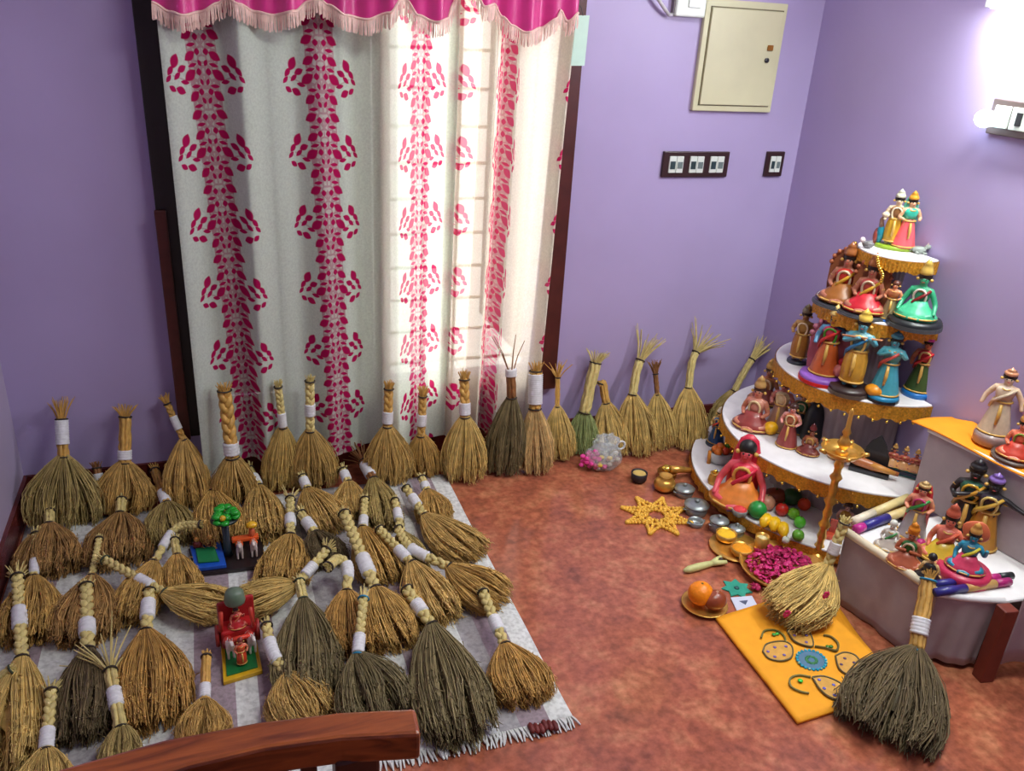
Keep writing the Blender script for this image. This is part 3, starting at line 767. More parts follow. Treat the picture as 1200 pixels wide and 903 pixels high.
broom('broom cut by the left frame edge, only its dark-tied pale handle in view', (18, 782), (0, 796), (-52, 826), 32, 'ytan', 'lie', 7, 'stalk', (), .15, .2, cord=CORDG, n=300)
broom('bottom left broom with pale tuft and crinkled braid above the chair', (61, 800), (54, 874), (50, 940), 30, 'ytan', 'lie', 7.5, 'braid', ((.84, .26),), .14, .5)
broom('broom with spread-out pale fan of stalk ends at its handle top, front left', (124, 757), (142, 848), (141, 900), 22, 'olive', 'lie', 8, 'stalk', ((.66, .2),), .32, 1.1, n=380)
broom('small golden broom left below the red toy, plain brown tip', (242, 764), (240, 817), (236, 872), 30, 'gold', 'lie', 6, 'stalk', ((.80, .24),), .1, .1, hm=GOLDST, n=400)
broom('olive-gold broom right of the red toy, its handle slanting from upper left', (311, 726), (335, 788), (364, 848), 40, 'tan', 'lie', 7, 'braid', ((.52, .36),), .10, .2, mids=((319, 762),), n=500)

# ------------------------------------------------------------------ figurines
SKINC = {}
def skin_mesh(key, J, E):
    me = bpy.data.meshes.new(key)
    names = list(J); me.from_pydata([J[k][0] for k in names], [(names.index(a), names.index(b)) for a, b in E], [])
    o = bpy.data.objects.new(key, me); COL.objects.link(o)
    sk = o.modifiers.new('s', 'SKIN'); sk.use_smooth_shade = True
    o.modifiers.new('d', 'SUBSURF').levels = 1
    for i, k in enumerate(names):
        r = J[k][1]; me.skin_vertices[0].data[i].radius = (r, r)
        me.skin_vertices[0].data[i].use_root = (k == 'pel')
    dg = bpy.context.evaluated_depsgraph_get()
    out = bpy.data.meshes.new_from_object(o.evaluated_get(dg))
    out.polygons.foreach_set('use_smooth', [True] * len(out.polygons))
    bpy.data.objects.remove(o); return out
def pose_mesh(pose):
    if pose in SKINC: return SKINC[pose]
    seat = pose.startswith('seat')
    dz = -.36 if seat else 0
    J = {'pel': ((0, 0, .50 + dz), .085), 'spi': ((0, -.005, .62 + dz), .07), 'che': ((0, 0, .72 + dz), .085), 'nec': ((0, 0, .805 + dz), .035),
         'hd1': ((0, -.012, .865 + dz), .062), 'hd2': ((0, -.004, .94 + dz), .066)}
    E = [('pel', 'spi'), ('spi', 'che'), ('che', 'nec'), ('nec', 'hd1'), ('hd1', 'hd2')]
    arm = pose.split('_')[-1]
    A = {'hold': [((.17, .0, .60), (.12, -.13, .58)), ((-.17, .0, .60), (-.12, -.13, .58))],
         'flute': [((.18, -.04, .66), (.10, -.15, .80)), ((-.17, -.04, .64), (.02, -.16, .78))],
         'raise': [((.19, -.02, .64), (.20, -.10, .80)), ((-.17, 0, .60), (-.16, -.10, .50))],
         'pray': [((.17, -.03, .60), (.02, -.14, .68)), ((-.17, -.03, .60), (-.02, -.14, .68))],
         'side': [((.20, .01, .58), (.23, -.03, .44)), ((-.20, .01, .58), (-.23, -.03, .44))],
         'wide': [((.22, -.02, .70), (.36, -.06, .66)), ((-.22, -.02, .70), (-.36, -.06, .66))],
         'knee': [((.20, -.02, .58), (.22, -.16, .46)), ((-.20, -.02, .58), (-.22, -.16, .46))]}[arm]
    for s, (el, ha) in zip(('L', 'R'), A):
        sg = 1 if s == 'L' else -1
        J['sh' + s] = ((.115 * sg, 0, .755 + dz), .045); J['el' + s] = ((el[0], el[1], el[2] + dz), .036)
        wr = [el[i] * .25 + ha[i] * .75 for i in range(3)]
        J['wr' + s] = ((wr[0], wr[1], wr[2] + dz), .026); J['ha' + s] = ((ha[0], ha[1], ha[2] + dz), .030)
        E += [('che', 'sh' + s), ('sh' + s, 'el' + s), ('el' + s, 'wr' + s), ('wr' + s, 'ha' + s)]
        if seat:
            J['hi' + s] = ((.085 * sg, -.02, .11), .075); J['kn' + s] = ((.22 * sg, -.13, .075), .062); J['an' + s] = ((-.02 * sg, -.23, .05), .04); J['to' + s] = ((-.09 * sg, -.25, .04), .032)
        else:
            J['hi' + s] = ((.055 * sg, 0, .45), .068); J['kn' + s] = ((.058 * sg, -.02, .25), .048); J['an' + s] = ((.055 * sg, 0, .05), .032); J['to' + s] = ((.062 * sg, -.07, .025), .028)
        E += [('pel', 'hi' + s), ('hi' + s, 'kn' + s), ('kn' + s, 'an' + s), ('an' + s, 'to' + s)]
    SKINC[pose] = skin_mesh('pose_' + pose, J, E)
    return SKINC[pose]
def doll_parts(t, S, pose, skin, dress, top=None, crown=None, hair=(24, 18, 16), garland=None, sash=None, x=0.0, y=0.0, z0=0.0, rz=0.0, skirt='skirt', crown_h=.12, face=True, halo=None, veil=None):
    """body and clothing of one painted figure, S = figure height, standing at (x, y, z0) of thing t"""
    seat = pose.startswith('seat'); dz = -.36 if seat else 0
    R = Matrix.Translation((x, y, z0)) @ Matrix.Rotation(rz, 4, 'Z') @ Matrix.Diagonal((S * (1.05 if seat else 1.22), S * (1.05 if seat else 1.22), S, 1))
    def put(m, name, mt, smooth=True):
        me = m.mesh(name) if isinstance(m, MB) else m
        me.transform(R); return link(name, me, mt, t, smooth)
    put(pose_mesh(pose).copy(), 'body', col(skin))
    if dress:
        if seat:
            put(MB().lathe([(.20, 0), (.245, .02), (.25, .06), (.20, .12), (.13, .19), (.095, .26)], (0, -.06, 0), 20, 1.08, .8, .03, 9), 'dress', col(dress))
        elif skirt == 'skirt':
            put(MB().lathe([(.19, .0), (.185, .05), (.15, .25), (.115, .42), (.10, .52), (.085, .58)], (0, 0, 0), 24, 1, .85, .05, 10), 'dress', col(dress))
        else:
            put(MB().lathe([(.10, .06), (.12, .10), (.125, .25), (.12, .40), (.105, .50), (.085, .56)], (0, -.01, 0), 24, 1.05, .85, .06, 8), 'dhoti', col(dress))
    if top:
        put(MB().lathe([(.088, .58 + dz), (.10, .66 + dz), (.112, .73 + dz), (.09, .775 + dz), (.045, .80 + dz)], (0, -.002, 0), 16, 1.1, .9), 'blouse', col(top))
    if sash:
        put(MB().tube([(.11, -.05, .77 + dz), (.04, -.115, .70 + dz), (-.06, -.115, .60 + dz), (-.11, -.04, .52 + dz), (-.13, .03, .40 + dz)], [.02, .024, .026, .026, .02], 6), 'sash', col(sash))
    if garland:
        put(MB().tube([(.075 * math.cos(a), -.085 - .02 * math.sin(a), .68 + dz + (.10 if math.sin(a) > 0 else .17) * math.sin(a)) for a in np.linspace(0, 2 * PI, 16, endpoint=False)], .016, 6, True), 'garland', col(garland))
    jm = MB()
    jm.tube([(.058 * math.cos(a), -.02 + .075 * math.sin(a), .775 + dz - .02 * math.sin(-a) * (math.sin(a) < 0)) for a in np.linspace(0, 2 * PI, 14, endpoint=False)], .013, 5, True)
    if not seat:
        jm.tube([(.108 * math.cos(a), .09 * math.sin(a), .545) for a in np.linspace(0, 2 * PI, 14, endpoint=False)], .016, 5, True)
        if dress: jm.tube([((.188 if skirt == 'skirt' else .128) * math.cos(a), (.16 if skirt == 'skirt' else .108) * math.sin(a) - (0 if skirt == 'skirt' else .01), .03 if skirt == 'skirt' else .09) for a in np.linspace(0, 2 * PI, 18, endpoint=False)], .016, 5, True)
        jm.tube([(.0, -.115, .52), (.005, -.14, .36), (.0, -.155, .20)], [.020, .026, .016], 6)
    else:
        jm.tube([(.26 * math.cos(a), -.06 + .205 * math.sin(a), .05) for a in np.linspace(0, 2 * PI, 18, endpoint=False)], .014, 5, True)
    for sg in (-1, 1): jm.ball((.083 * sg, -.01, .90 + dz), .024, 6, 4); jm.ball((.145 * sg, 0, .69 + dz), .040, 6, 4, (1, 1, .4))
    stuff(put(jm, 'gold_ornaments', col((214, 170, 84), .3)))
    if hair:
        put(MB().ball((0, .022, .945 + dz), .082, 12, 8, (1, .95, 1.05)), 'hair', col(hair, .5))
    if crown:
        put(MB().lathe([(.075, .97 + dz), (.082, 1.0 + dz), (.07, 1.0 + crown_h * .3 + dz), (.05, 1 + crown_h * .65 + dz), (.055, 1 + crown_h * .7 + dz), (.02, 1 + crown_h + dz), (.001, 1.03 + crown_h + dz)], (0, .005, 0), 14), 'crown', col(crown, .3) if isinstance(crown, tuple) else crown)
    if halo:
        put(MB().lathe([(.17, -.012), (.18, 0), (.17, .012)], (0, .07, .95 + dz), 18, 1, 1.0, .05, 14, M=Matrix.Rotation(PI / 2, 3, 'X')), 'halo', col(halo))
    if veil:
        put(MB().lathe([(.05, .15), (.155, .20), (.15, .55), (.12, .85), (.085, .98), (.03, 1.03)], (0, .055, dz * .9), 16, 1, .45), 'veil', col(veil))
    if face:
        f = MB()
        for s in (-1, 1): f.ball((.026 * s, -.074, .915 + dz), .011, 6, 4)
        put(f, 'eyes', col((20, 18, 20)))
        put(MB().ball((0, -.076, .872 + dz), .014, 6, 4, (1.4, .6, .5)), 'mouth', col((170, 40, 44)))
def base_disc(t, r, h, c, c2=None, sx=1, sy=1):
    o = MB().lathe([(r, 0), (r, h * .7), (r * .93, h)], (0, 0, 0), 24, sx, sy).obj('base', col(c), t, True)
    if c2: MB().lathe([(r * 1.03, 0), (r * 1.03, h * .45)], (0, 0, 0), 24, sx, sy).obj('base_rim', col(c2), t)
    return o
def face_dir(P, toward):             # local -Y looks at 'toward'
    d = Vector(toward) - Vector(P); return math.atan2(d.x, -d.y)
def figurine(label, bx, by, ty, z, pose, skin, dress, top=None, base=None, base2=None, toward=None, group=None, rot=0.0, size=None, br=.2, bh=.05, **kw):
    P = onz(bx, by, z)
    tot = (size or zat(P, ty) - z)
    tall = (.66 if pose.startswith('seat') else 1.0) + (kw.get('crown_h', .12) if kw.get('crown') else 0)
    S = (tot - (bh * tot if base else 0)) / tall
    t = thing('figurine', label, 'figurine', P, group, face_dir(P, toward or (P.x - 1, P.y - .75, 0)) + rot)
    z0 = 0
    if base:
        base_disc(t, S * br, bh * tot, base, base2); z0 = bh * tot * .95
    doll_parts(t, S, pose, skin, dress, top, z0=z0, **kw)
    return t, S

# ------------------------------------------------------------------ stepped stand in the corner
TX, TY = 2.060, 2.08
# centre x, centre y, radius, height, radius of the cloth riser under it, end angle
TIERS = [(2.060, 2.080, .530, .055, .50, 1.36), (2.060, 2.080, .445, .235, .29, 1.44), (2.060, 2.080, .298, .470, .19, 1.5), (2.030, 2.045, .208, .710, .115, 1.6), (2.015, 2.015, .125, .900, .04, 1.6)]
stand = thing('stepped_stand', 'five-tier half-round stand draped in white cloth with gold lace in the corner', 'display stand', (TX, TY, 0))
zprev = 0.0
for ti, (cx, cy, r, z, rs_, ea) in enumerate(TIERS):
    dx, dy = cx - TX, cy - TY
    def rim(q, a): return (min(q * math.cos(a) + dx, .002), q * math.sin(a) + dy)
    a0, a1 = (2 - ea if ea > 1.5 else .5) * PI, ea * PI
    if ea > 1.5: a0 = (1 - (ea - 1)) * PI
    poly = [rim(r, a0 + (a1 - a0) * i / 40) for i in range(41)]
    if ea < 1.5: poly.append((.002, poly[-1][1]))
    if ti == 0: poly[0] = (.002, poly[0][1])
    MB().prism(poly, z - .012, z).obj('shelf', WHITECLOTH, stand, bevel=.003)
    if z - .012 - zprev > .06:
        n = 120; v = []; f = []
        for k, zz in enumerate((zprev, zprev + (z - zprev) * .5, z - .012)):
            for i in range(n + 1):
                a = .5 * PI + PI * i / n
                q = rs_ * (1 + (.02 * math.sin(a * 22) + .014 * math.sin(a * 51 + 1)) * (1 - k * .4)) * (1 + .12 * (k == 2))
                v.append((*rim(q, a), zz))
        for k in range(2):
            for i in range(n): f.append((k * (n + 1) + i, k * (n + 1) + i + 1, (k + 1) * (n + 1) + i + 1, (k + 1) * (n + 1) + i))
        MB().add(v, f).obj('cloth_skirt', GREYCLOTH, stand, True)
    # gold lace hanging from the rim
    h = (.040, .050, .055, .048, .042)[ti]
    n = 160; v = []; f = []; beads = MB()
    for i in range(n + 1):
        a = a0 + (a1 - a0) * i / n
        wv_ = .004 * math.sin(a * 70)
        hh = h * (1 - .22 * abs(math.sin(a * r * 46)))
        for k, zz in enumerate((z - .004, z - .004 - hh * .5, max(.004, z - .004 - hh))):
            v.append((*rim(r + .003 + wv_ * k * .5, a), zz))
        if i % 7 == 3 and ti in (1, 2): beads.ball((*rim(r + .006, a), z - .004 - h * .95), .005, 6, 4)
    for i in range(n):
        for k in range(2): f.append((i * 3 + k, i * 3 + k + 1, (i + 1) * 3 + k + 1, (i + 1) * 3 + k))
    MB().add(v, f).obj('gold_lace', GOLD, stand, True)
    if beads.v: stuff(beads.obj('sequins', TINSEL, stand, True))
    zprev = z
T1, T2, T3, T4, T5 = [q[3] for q in TIERS]
# tinsel strings on the top tiers
for lb, pts in (('short gold tinsel strand hanging at the left of the top tier', ((998, 284), (1001, 296), (1004, 304), (1006, 313))),
                ('bright gold tinsel strand hanging below the middle of the top tier', ((1025, 302), (1033, 310), (1039, 319), (1040, 326)))):
    w3 = [onz(a, b, T5 - .005 - .024 * i) for i, (a, b) in enumerate(pts)]
    for p in w3:
        d = Vector((p.x - TIERS[4][0], p.y - TIERS[4][1])); d = d.normalized() * (TIERS[4][2] + .012)
        p.x, p.y = TIERS[4][0] + d.x, TIERS[4][1] + d.y
    m = MB()
    for q in catmull(w3, 12): m.ball(q - w3[0], .006, 7, 5)
    o = tag(m.obj('tinsel_garland', TINSEL, None, True), lb, 'garland', 'gold tinsel strands'); o.location = w3[0]

G3 = 'painted dolls on the stepped stand'
SK = (205, 150, 110)
# top tier: couple with peacock, reclining cow
P = onz(1047, 291, T5); hC = zat(P, 218) - T5
cp = thing('couple_figurine', 'embracing couple doll on a green base with peacock, alone on the top tier', 'figurine', P, None, face_dir(P, (P.x - 1, P.y - 1, 0)))
base_disc(cp, .052, .012, (140, 170, 40), None, 1.1, .7)
doll_parts(cp, hC * .78, 'stand_raise', (224, 204, 172), (206, 158, 36), (150, 104, 60), crown=(214, 214, 188), garland=(240, 228, 196), x=-.014, y=0, z0=.011, skirt='dhoti')
doll_parts(cp, hC * .78, 'stand_hold', (230, 178, 140), (238, 96, 104), (50, 176, 150), crown=(232, 160, 48), x=.024, y=-.004, z0=.011, rz=.35, veil=(92, 184, 160))
MB().ball((-.048, .0, .04), .016, 10, 8, (.7, .7, 2.0)).obj('peacock_body', col((16, 120, 140)), cp, True)
MB().tube([(-.048, 0, .06), (-.052, -.006, .085), (-.044, -.01, .098)], [.008, .006, .006], 8).obj('peacock_neck', col((150, 110, 90)), cp, True)
MB().ball((-.058, .01, .03), .02, 10, 6, (.5, 1, 1.3)).obj('peacock_tail', col((150, 62, 46)), cp, True)
MB().ball((-.043, -.011, .102), .010, 8, 6, (1.3, 1, .9)).obj('peacock_crest', col((226, 206, 176)), cp, True)
def cow(label, P, L0, c, rz):
    t = thing('cow_figurine', label, 'figurine', P, None, rz)
    m = MB().ball((0, 0, L0 * .22), L0 * .26, 14, 10, (1.5, .8, .8)); m.obj('body', col(c), t, True)
    MB().ball((L0 * .42, 0, L0 * .42), L0 * .13, 10, 8, (1.4, .9, 1)).obj('head', col(c), t, True)
    MB().tube([(L0 * .25, 0, L0 * .28), (L0 * .4, 0, L0 * .42)], [L0 * .13, L0 * .09], 8).obj('neck', col(c), t, True)
    for s in (-1, 1):
        MB().tube([(L0 * .40, s * L0 * .07, L0 * .5), (L0 * .42, s * L0 * .15, L0 * .62)], [L0 * .03, L0 * .01], 6).obj('horn', col((220, 210, 180)), t, True)
        MB().tube([(L0 * .2, s * L0 * .14, L0 * .08), (L0 * .42, s * L0 * .15, L0 * .04)], [L0 * .07, L0 * .05], 7).obj('leg', col(c), t, True)
        MB().tube([(-L0 * .2, s * L0 * .18, L0 * .10), (0, s * L0 * .22, L0 * .04)], [L0 * .09, L0 * .05], 7).obj('leg', col(c), t, True)
    MB().tube([(-L0 * .38, 0, L0 * .25), (-L0 * .46, L0 * .05, L0 * .1)], L0 * .03, 6).obj('tail', col(c), t, True)
    return t
cow('grey silvery cow doll lying to the right of the couple on the top tier', onz(1076, 297, T5), .055, (150, 160, 152), face_dir((0, 0, 0), (-1, -1, 0)) + .2)
MB_ = thing('toy_lamb', 'small grey and white toy animal left of the couple on the top tier', 'figurine', onz(1016, 291, T5), None, 2.2)
MB().ball((0, 0, .013), .012, 10, 7, (1.5, .9, 1)).obj('body', col((120, 118, 120)), MB_, True)
MB().ball((.018, 0, .024), .009, 8, 6).obj('head', col((230, 214, 214)), MB_, True)
# fourth tier
def arch(t, S, c, c2):
    v = []; n = 16
    out = [(.27, 0), (.34, .35)] + [(.34 * math.cos(a), .72 + .34 * math.sin(a)) for a in np.linspace(0, PI, n)] + [(-.34, .35), (-.30, 0)]
    m = MB(); k = len(out)
    m.add([(x * S, .10 * S, z * S) for x, z in out] + [(x * S, .17 * S, z * S) for x, z in out], [tuple(range(k)), tuple(range(k, 2 * k))[::-1]] + [(i, k + i, k + (i + 1) % k, (i + 1) % k) for i in range(k)])
    m.obj('arch_back', col(c), t)
    m = MB()
    for a in np.linspace(.1, PI - .1, 9): m.ball((.33 * math.cos(a) * S, .09 * S, (.72 + .33 * math.sin(a)) * S), .045 * S, 8, 6)
    m.obj('arch_flowers', col(c2), t, True)
for lb, bx, by, ty, dr_, tp in (('brown arched shrine doll with red trim, left on the fourth tier', 984, 356, 283, (150, 90, 30), (196, 50, 40)), ('brown arched shrine doll with bright red skirt, second on the fourth tier', 1012, 367, 296, (196, 30, 44), (180, 70, 60))):
    t, S = figurine(lb, bx, by, ty, T4, 'seat_hold', (176, 110, 86), dr_, tp, (44, 46, 50), (80, 84, 88), group=G3, br=.34, crown=(160, 96, 50), garland=(210, 190, 160), hair=(30, 20, 18), sash=(200, 150, 40))
    arch(t, S * .68, (150, 88, 50), (166, 92, 58))
figurine('small beige doll on a bright blue base, third on the fourth tier', 1040, 375, 330, T4, 'stand_hold', (214, 140, 104), (150, 136, 96), (180, 110, 70), (24, 96, 176), None, group=G3, crown=None, hair=(96, 50, 34), br=.26)
t, S = figurine('seated green demon-like doll with gold crown on a black base', 1070, 381, 303, T4, 'seat_knee', (52, 160, 116), (70, 190, 140), (52, 150, 110), (30, 34, 36), (70, 74, 78), group=G3, crown=(212, 178, 84), garland=(226, 214, 200), sash=(120, 26, 26), br=.36, crown_h=.16, bh=.13)
# third tier
figurine('golden-brown standing doll at the left end of the third tier', 934, 424, 357, T3, 'stand_hold', (176, 132, 76), (168, 110, 40), (170, 130, 60), (40, 46, 56), None, group=G3, crown=(120, 110, 84), hair=(40, 30, 26), garland=(226, 210, 176), br=.2, skirt='dhoti')
t, S = figurine('pink and blue doll with flower arch on a purple and red base', 963, 445, 358, T3, 'stand_raise', (96, 150, 190), (200, 96, 40), (200, 60, 90), (146, 92, 190), (206, 34, 30), group=G3, crown=(226, 196, 120), garland=(60, 150, 40), sash=(206, 44, 40), br=.36, bh=.10)
arch(t, S * .95, (176, 96, 116), (196, 120, 140))
MB().ball((.25 * S, -.06 * S, .25 * S), .11 * S, 10, 8).obj('small_companion', col((206, 120, 110)), t, True)
MB().ball((.25 * S, -.06 * S, .40 * S), .06 * S, 10, 8).obj('small_companion', col((196, 40, 50)), t, True)
t, S = figurine('blue flute-playing doll in yellow dhoti on a dark round base', 994, 459, 363, T3, 'stand_flute', (84, 154, 172), (206, 156, 56), (110, 150, 150), (52, 36, 34), (90, 76, 66), group=G3, crown=(230, 196, 84), garland=(226, 196, 110), sash=(40, 120, 170), skirt='dhoti', br=.28, bh=.09)
MB().tube([(.30 * S, -.15 * S, .90 * S), (-.22 * S, -.17 * S, .86 * S)], .016 * S, 6).obj('flute', col((190, 130, 90)), t, True)
t, S = figurine('light blue doll with long black hair on a round blue base', 1033, 467, 389, T3, 'stand_flute', (92, 176, 190), (70, 166, 186), (96, 186, 196), (30, 130, 176), (24, 22, 26), group=G3, crown=(70, 150, 170), crown_h=.06, sash=(214, 90, 80), br=.26, bh=.09)
MB().ball((-.12 * S, -.12 * S, .16 * S), .13 * S, 10, 8, (1.2, 1, .8)).obj('orange_pot', col((232, 150, 30)), t, True)
MB().tube([(0, .10 * S, 1.0 * S), (.03 * S, .13 * S, .7 * S), (.03 * S, .12 * S, .2 * S)], [.09 * S, .10 * S, .05 * S], 8).obj('long_hair', col((16, 14, 18)), t, True)
t, S = figurine('red and green doll with magenta turban and white pompoms, third tier right', 1073, 462, 391, T3, 'stand_raise', (206, 130, 96), (60, 84, 40), (190, 36, 40), (24, 110, 186), None, group=G3, crown=(214, 66, 170), crown_h=.1, garland=(222, 196, 120), sash=(196, 36, 40), br=.26, bh=.08)
for q in ((.24, .04, .95), (.26, .04, .62), (.22, .04, .36)): MB().ball([v * S for v in q], .075 * S, 8, 6).obj('pompom', col((222, 206, 208)), t, True)
# second tier
for lb, bx, by, ty, sk, dr_, tp, cr in (
    ('pinkish-brown seated doll at the far left end of the second tier', 882, 499, 440, (206, 130, 104), (150, 60, 56), (206, 140, 120), (190, 150, 90)),
    ('tall golden-crowned doll behind the far left seated doll, second tier', 896, 470, 420, (190, 120, 84), (150, 70, 60), (180, 120, 60), (196, 150, 70)),
    ('rosy doll with yellow-white collar behind the lemon on the second tier', 910, 503, 440, (190, 116, 104), (170, 130, 110), (226, 206, 160), (150, 76, 70)),
    ('pink-headed brown doll right of the lemon on the second tier', 921, 522, 474, (222, 150, 140), (150, 66, 62), (196, 110, 70), None),
    ('green and gold doll before the black cone on the second tier', 934, 506, 455, (206, 160, 110), (40, 60, 70), (60, 130, 80), (210, 180, 80))):
    figurine(lb, bx, by, ty, T2, 'seat_hold' if 'seated' in lb else 'stand_hold', sk, dr_, tp, group=G3, crown=cr, garland=(226, 200, 150), hair=(70, 40, 34))
figurine('small dark brown seated doll left of the lamp finial on the second tier', 947, 530, 496, T2, 'seat_hold', (150, 84, 60), (120, 50, 46), (170, 110, 60), group=G3, crown=(110, 40, 40), hair=None, garland=(206, 160, 80))
figurine('brown seated doll with orange cloth just right of the lamp finial on the second tier', 984, 536, 502, T2, 'seat_pray', (166, 96, 64), (196, 130, 60), (120, 56, 50), group=G3, crown=(96, 36, 38), hair=None, garland=(214, 170, 90))
tag(MB().lathe([(.036, 0), (.042, .03), (.034, .09), (.020, .13), (.001, .145)], (0, 0, 0), 16).obj('dark_cone', mat('black_glaze', (28, 36, 42), .4), None, True, onz(950, 514, T2)), 'black rounded cone ornament at the back of the second tier', 'ornament')
lem = thing('lemon', 'yellow lemon in front of the dolls on the second tier', 'lemon', onz(902, 508, T2))
MB().ball((0, 0, .022), .024, 16, 12, (1.08, 1, .95)).obj('fruit', mat('lemon_skin', (246, 186, 24), .4, 0, .08, 80, .1), lem, True)
MB().ball((-.022, -.010, .018), .006, 8, 6).obj('nub', mat('lemon_nub', (220, 160, 30), .4), lem, True)
# reclining figure with dark backrest
P = onz(1018, 553, T2)
rec = thing('reclining_figurine', 'brown reclining doll with black pointed backrest on a dark plinth', 'figurine', P, G3, face_dir(P, (P.x - 1, P.y - .9, 0)))
MB().box((0, .0, .008), (.12, .05, .016)).obj('plinth', col((30, 30, 34)), rec, bevel=.003)
MB().tube([(-.075, -.008, .040), (-.035, -.010, .034), (.01, -.012, .030), (.055, -.012, .026), (.085, -.012, .024)], [.012, .017, .015, .010, .007], 8).obj('body', col((176, 104, 60)), rec, True)
MB().tube([(-.01, -.014, .034), (.03, -.02, .032), (.075, -.018, .026)], [.010, .011, .007], 8).obj('leg_cloth', col((196, 134, 60)), rec, True)
MB().ball((-.085, -.006, .052), .014, 10, 8).obj('head', col((120, 50, 44)), rec, True)
MB().lathe([(.016, 0), (.014, .012), (.003, .022)], (-.089, -.004, .060), 10).obj('crown', col((60, 24, 26)), rec, True)
MB().tube([(-.06, -.018, .045), (-.085, -.022, .03), (-.10, -.014, .046)], .006, 6).obj('arm', col((176, 104, 60)), rec, True)
m = MB(); out = [(-.040, .016), (.050, .016), (.048, .055), (.030, .098), (.010, .125), (-.014, .10), (-.034, .055)]
k = len(out); m.add([(x, .016, z) for x, z in out] + [(x, .024, z) for x, z in out], [tuple(range(k)), tuple(range(k, 2 * k))[::-1]] + [(i, k + i, k + (i + 1) % k, (i + 1) % k) for i in range(k)])
m.obj('backrest', col((34, 36, 40)), rec)
# row of seated figures on teal plinth
P = onz(1062, 556, T2 + .0)
row = thing('figurine_row', 'row of seated brown figures on one teal plinth, right end of second tier', 'figurine', P, None, face_dir(P, (P.x - 1, P.y - .9, 0)))
MB().box((0, 0, .013), (.135, .042, .026)).obj('plinth', col((34, 120, 116)), row, bevel=.003)
for k in range(4):
    x = -.050 + .033 * k
    doll_parts(row, .098, 'seat_pray', (176, 96, 76), (206, 150, 96), (176, 84, 70), crown=(196, 150, 84), hair=None, x=x, y=-.002, z0=.022, face=False)
MB().box((0, -.022, .012), (.125, .004, .010)).obj('plinth_front', col((26, 34, 60)), row)

# ---- front of the stand: kitchen-shop scene on the lowest tier and floor
def lathe_thing(name, label, cat, P, prof, m, group=None, n=24, extra=None, sx=1, sy=1):
    t = thing(name, label, cat, P, group)
    MB().lathe(prof, (0, 0, 0), n, sx, sy).obj('body', m, t, True)
    return t
def cup(r, h, w=.003, foot=.7): return [(r * foot, 0), (r * .92, h * .3), (r, h), (r - w, h), (r * .92 - w, h * .35), (r * foot - w, w), (.0005, w)]
# vendor woman
P = onz(865, 586, T1)
vd = thing('vendor_figurine', 'seated vendor woman doll in red blouse and orange skirt among toy vegetables', 'figurine', P, None, face_dir(P, (P.x - 1, P.y - 1.1, 0)))
hv = zat(P, 517) - T1
doll_parts(vd, hv / .66, 'seat_knee', (222, 84, 96), (224, 130, 50), (214, 40, 70), hair=(20, 16, 20), garland=(226, 180, 90), veil=(206, 36, 66), sash=(206, 36, 66))
MB().box((-.005, -.07, .006), (.05, .03, .010), .4).obj('blue_cloth', col((20, 60, 130)), vd, bevel=.003)
# blue companion figure
figurine('small doll in blue with white topknot standing behind the fruit crate', 838, 520, 477, T1, 'stand_hold', (214, 176, 110), (20, 70, 120), (24, 100, 160), (30, 50, 70), None, group=G3, crown=(226, 222, 206), garland=(220, 190, 120), sash=(206, 60, 40), br=.28)
# fruit crate
P = onz(842, 556, .0)
P.z = T1
cr = thing('fruit_crate', 'round grey tub heaped with orange fruits and one green, left of the vendor doll', 'crate', P)
MB().lathe(cup(.046, .045), (0, 0, 0), 22, 1.15, .9).obj('tub', mat('pale_grey_plastic', (190, 194, 196), .4), cr, True)
fi = 0
for (x, y, z) in ((-.025, .01, .05), (.0, .02, .052), (.028, .012, .05), (-.028, -.014, .05), (.0, -.018, .052), (.03, -.012, .05), (-.01, 0, .062), (.018, .002, .062)):
    fi += 1
    c = (70, 160, 30) if fi == 8 else [(232, 110, 40), (238, 130, 40), (226, 84, 44)][fi % 3]
    o = tag(MB().ball((0, 0, 0), .0145, 12, 8).obj('toy_fruit', col(c), None, True), 'tiny green fruit on top of the orange heap in the tub' if fi == 8 else 'tiny orange toy fruit, ' + ('back left', 'back middle', 'back right', 'front left', 'front middle', 'front right', 'topmost')[fi - 1] + ' of the heap in the grey tub', 'fruit', 'toy fruits in the grey tub')
    o.location = P + Vector((x, y, z))
MB().tube([(-.052, -.0, .0), (-.054, -.0, .05)], .007, 8).obj('side_post', mat('orange_post', (206, 130, 40), .5), cr, True)
t = lathe_thing('brass_cup', 'small brass pot before the orange fruit tub', 'pot', onz(836, 566, T1), [(.018, 0), (.022, .012), (.019, .03), (.014, .036), (.017, .042), (.012, .042), (.0005, .03)], BRASS)
MB().ball((0, 0, .046), .008, 8, 6).obj('lid_knob', TINSEL, t, True)
# toy cookware, grey
def cooker(label, bx, by, r, h, lid=True):
    t = thing('toy_pot', label, 'toy pot', onz(bx, by, 0), 'grey toy cookware'); P = t.location
    MB().lathe(cup(r, h, .003, .85), (0, 0, 0), 22).obj('pot', STEEL, t, True)
    if lid:
        l = MB().lathe([(r * 1.06, h), (r * 1.06, h + .004), (r * .6, h + .010), (r * .2, h + .012)], (0, 0, 0), 22).obj('lid', STEEL, t, True)
        MB().lathe([(r * .15, h + .012), (r * .25, h + .02), (.0005, h + .023)], (0, 0, 0), 10).obj('knob', STEEL, l, True)
    for s in (-1, 1): MB().tube([(s * r * .98, -.008, h * .7), (s * r * 1.25, 0, h * .75), (s * r * .98, .008, h * .7)], .0025, 6).obj('handle', STEEL, t, True)
    return t
cooker('largest grey toy pot with knobbed lid, left of the tub', 815, 601, .040, .032)
cooker('grey toy pan behind the largest toy pot', 801, 580, .034, .026, True)
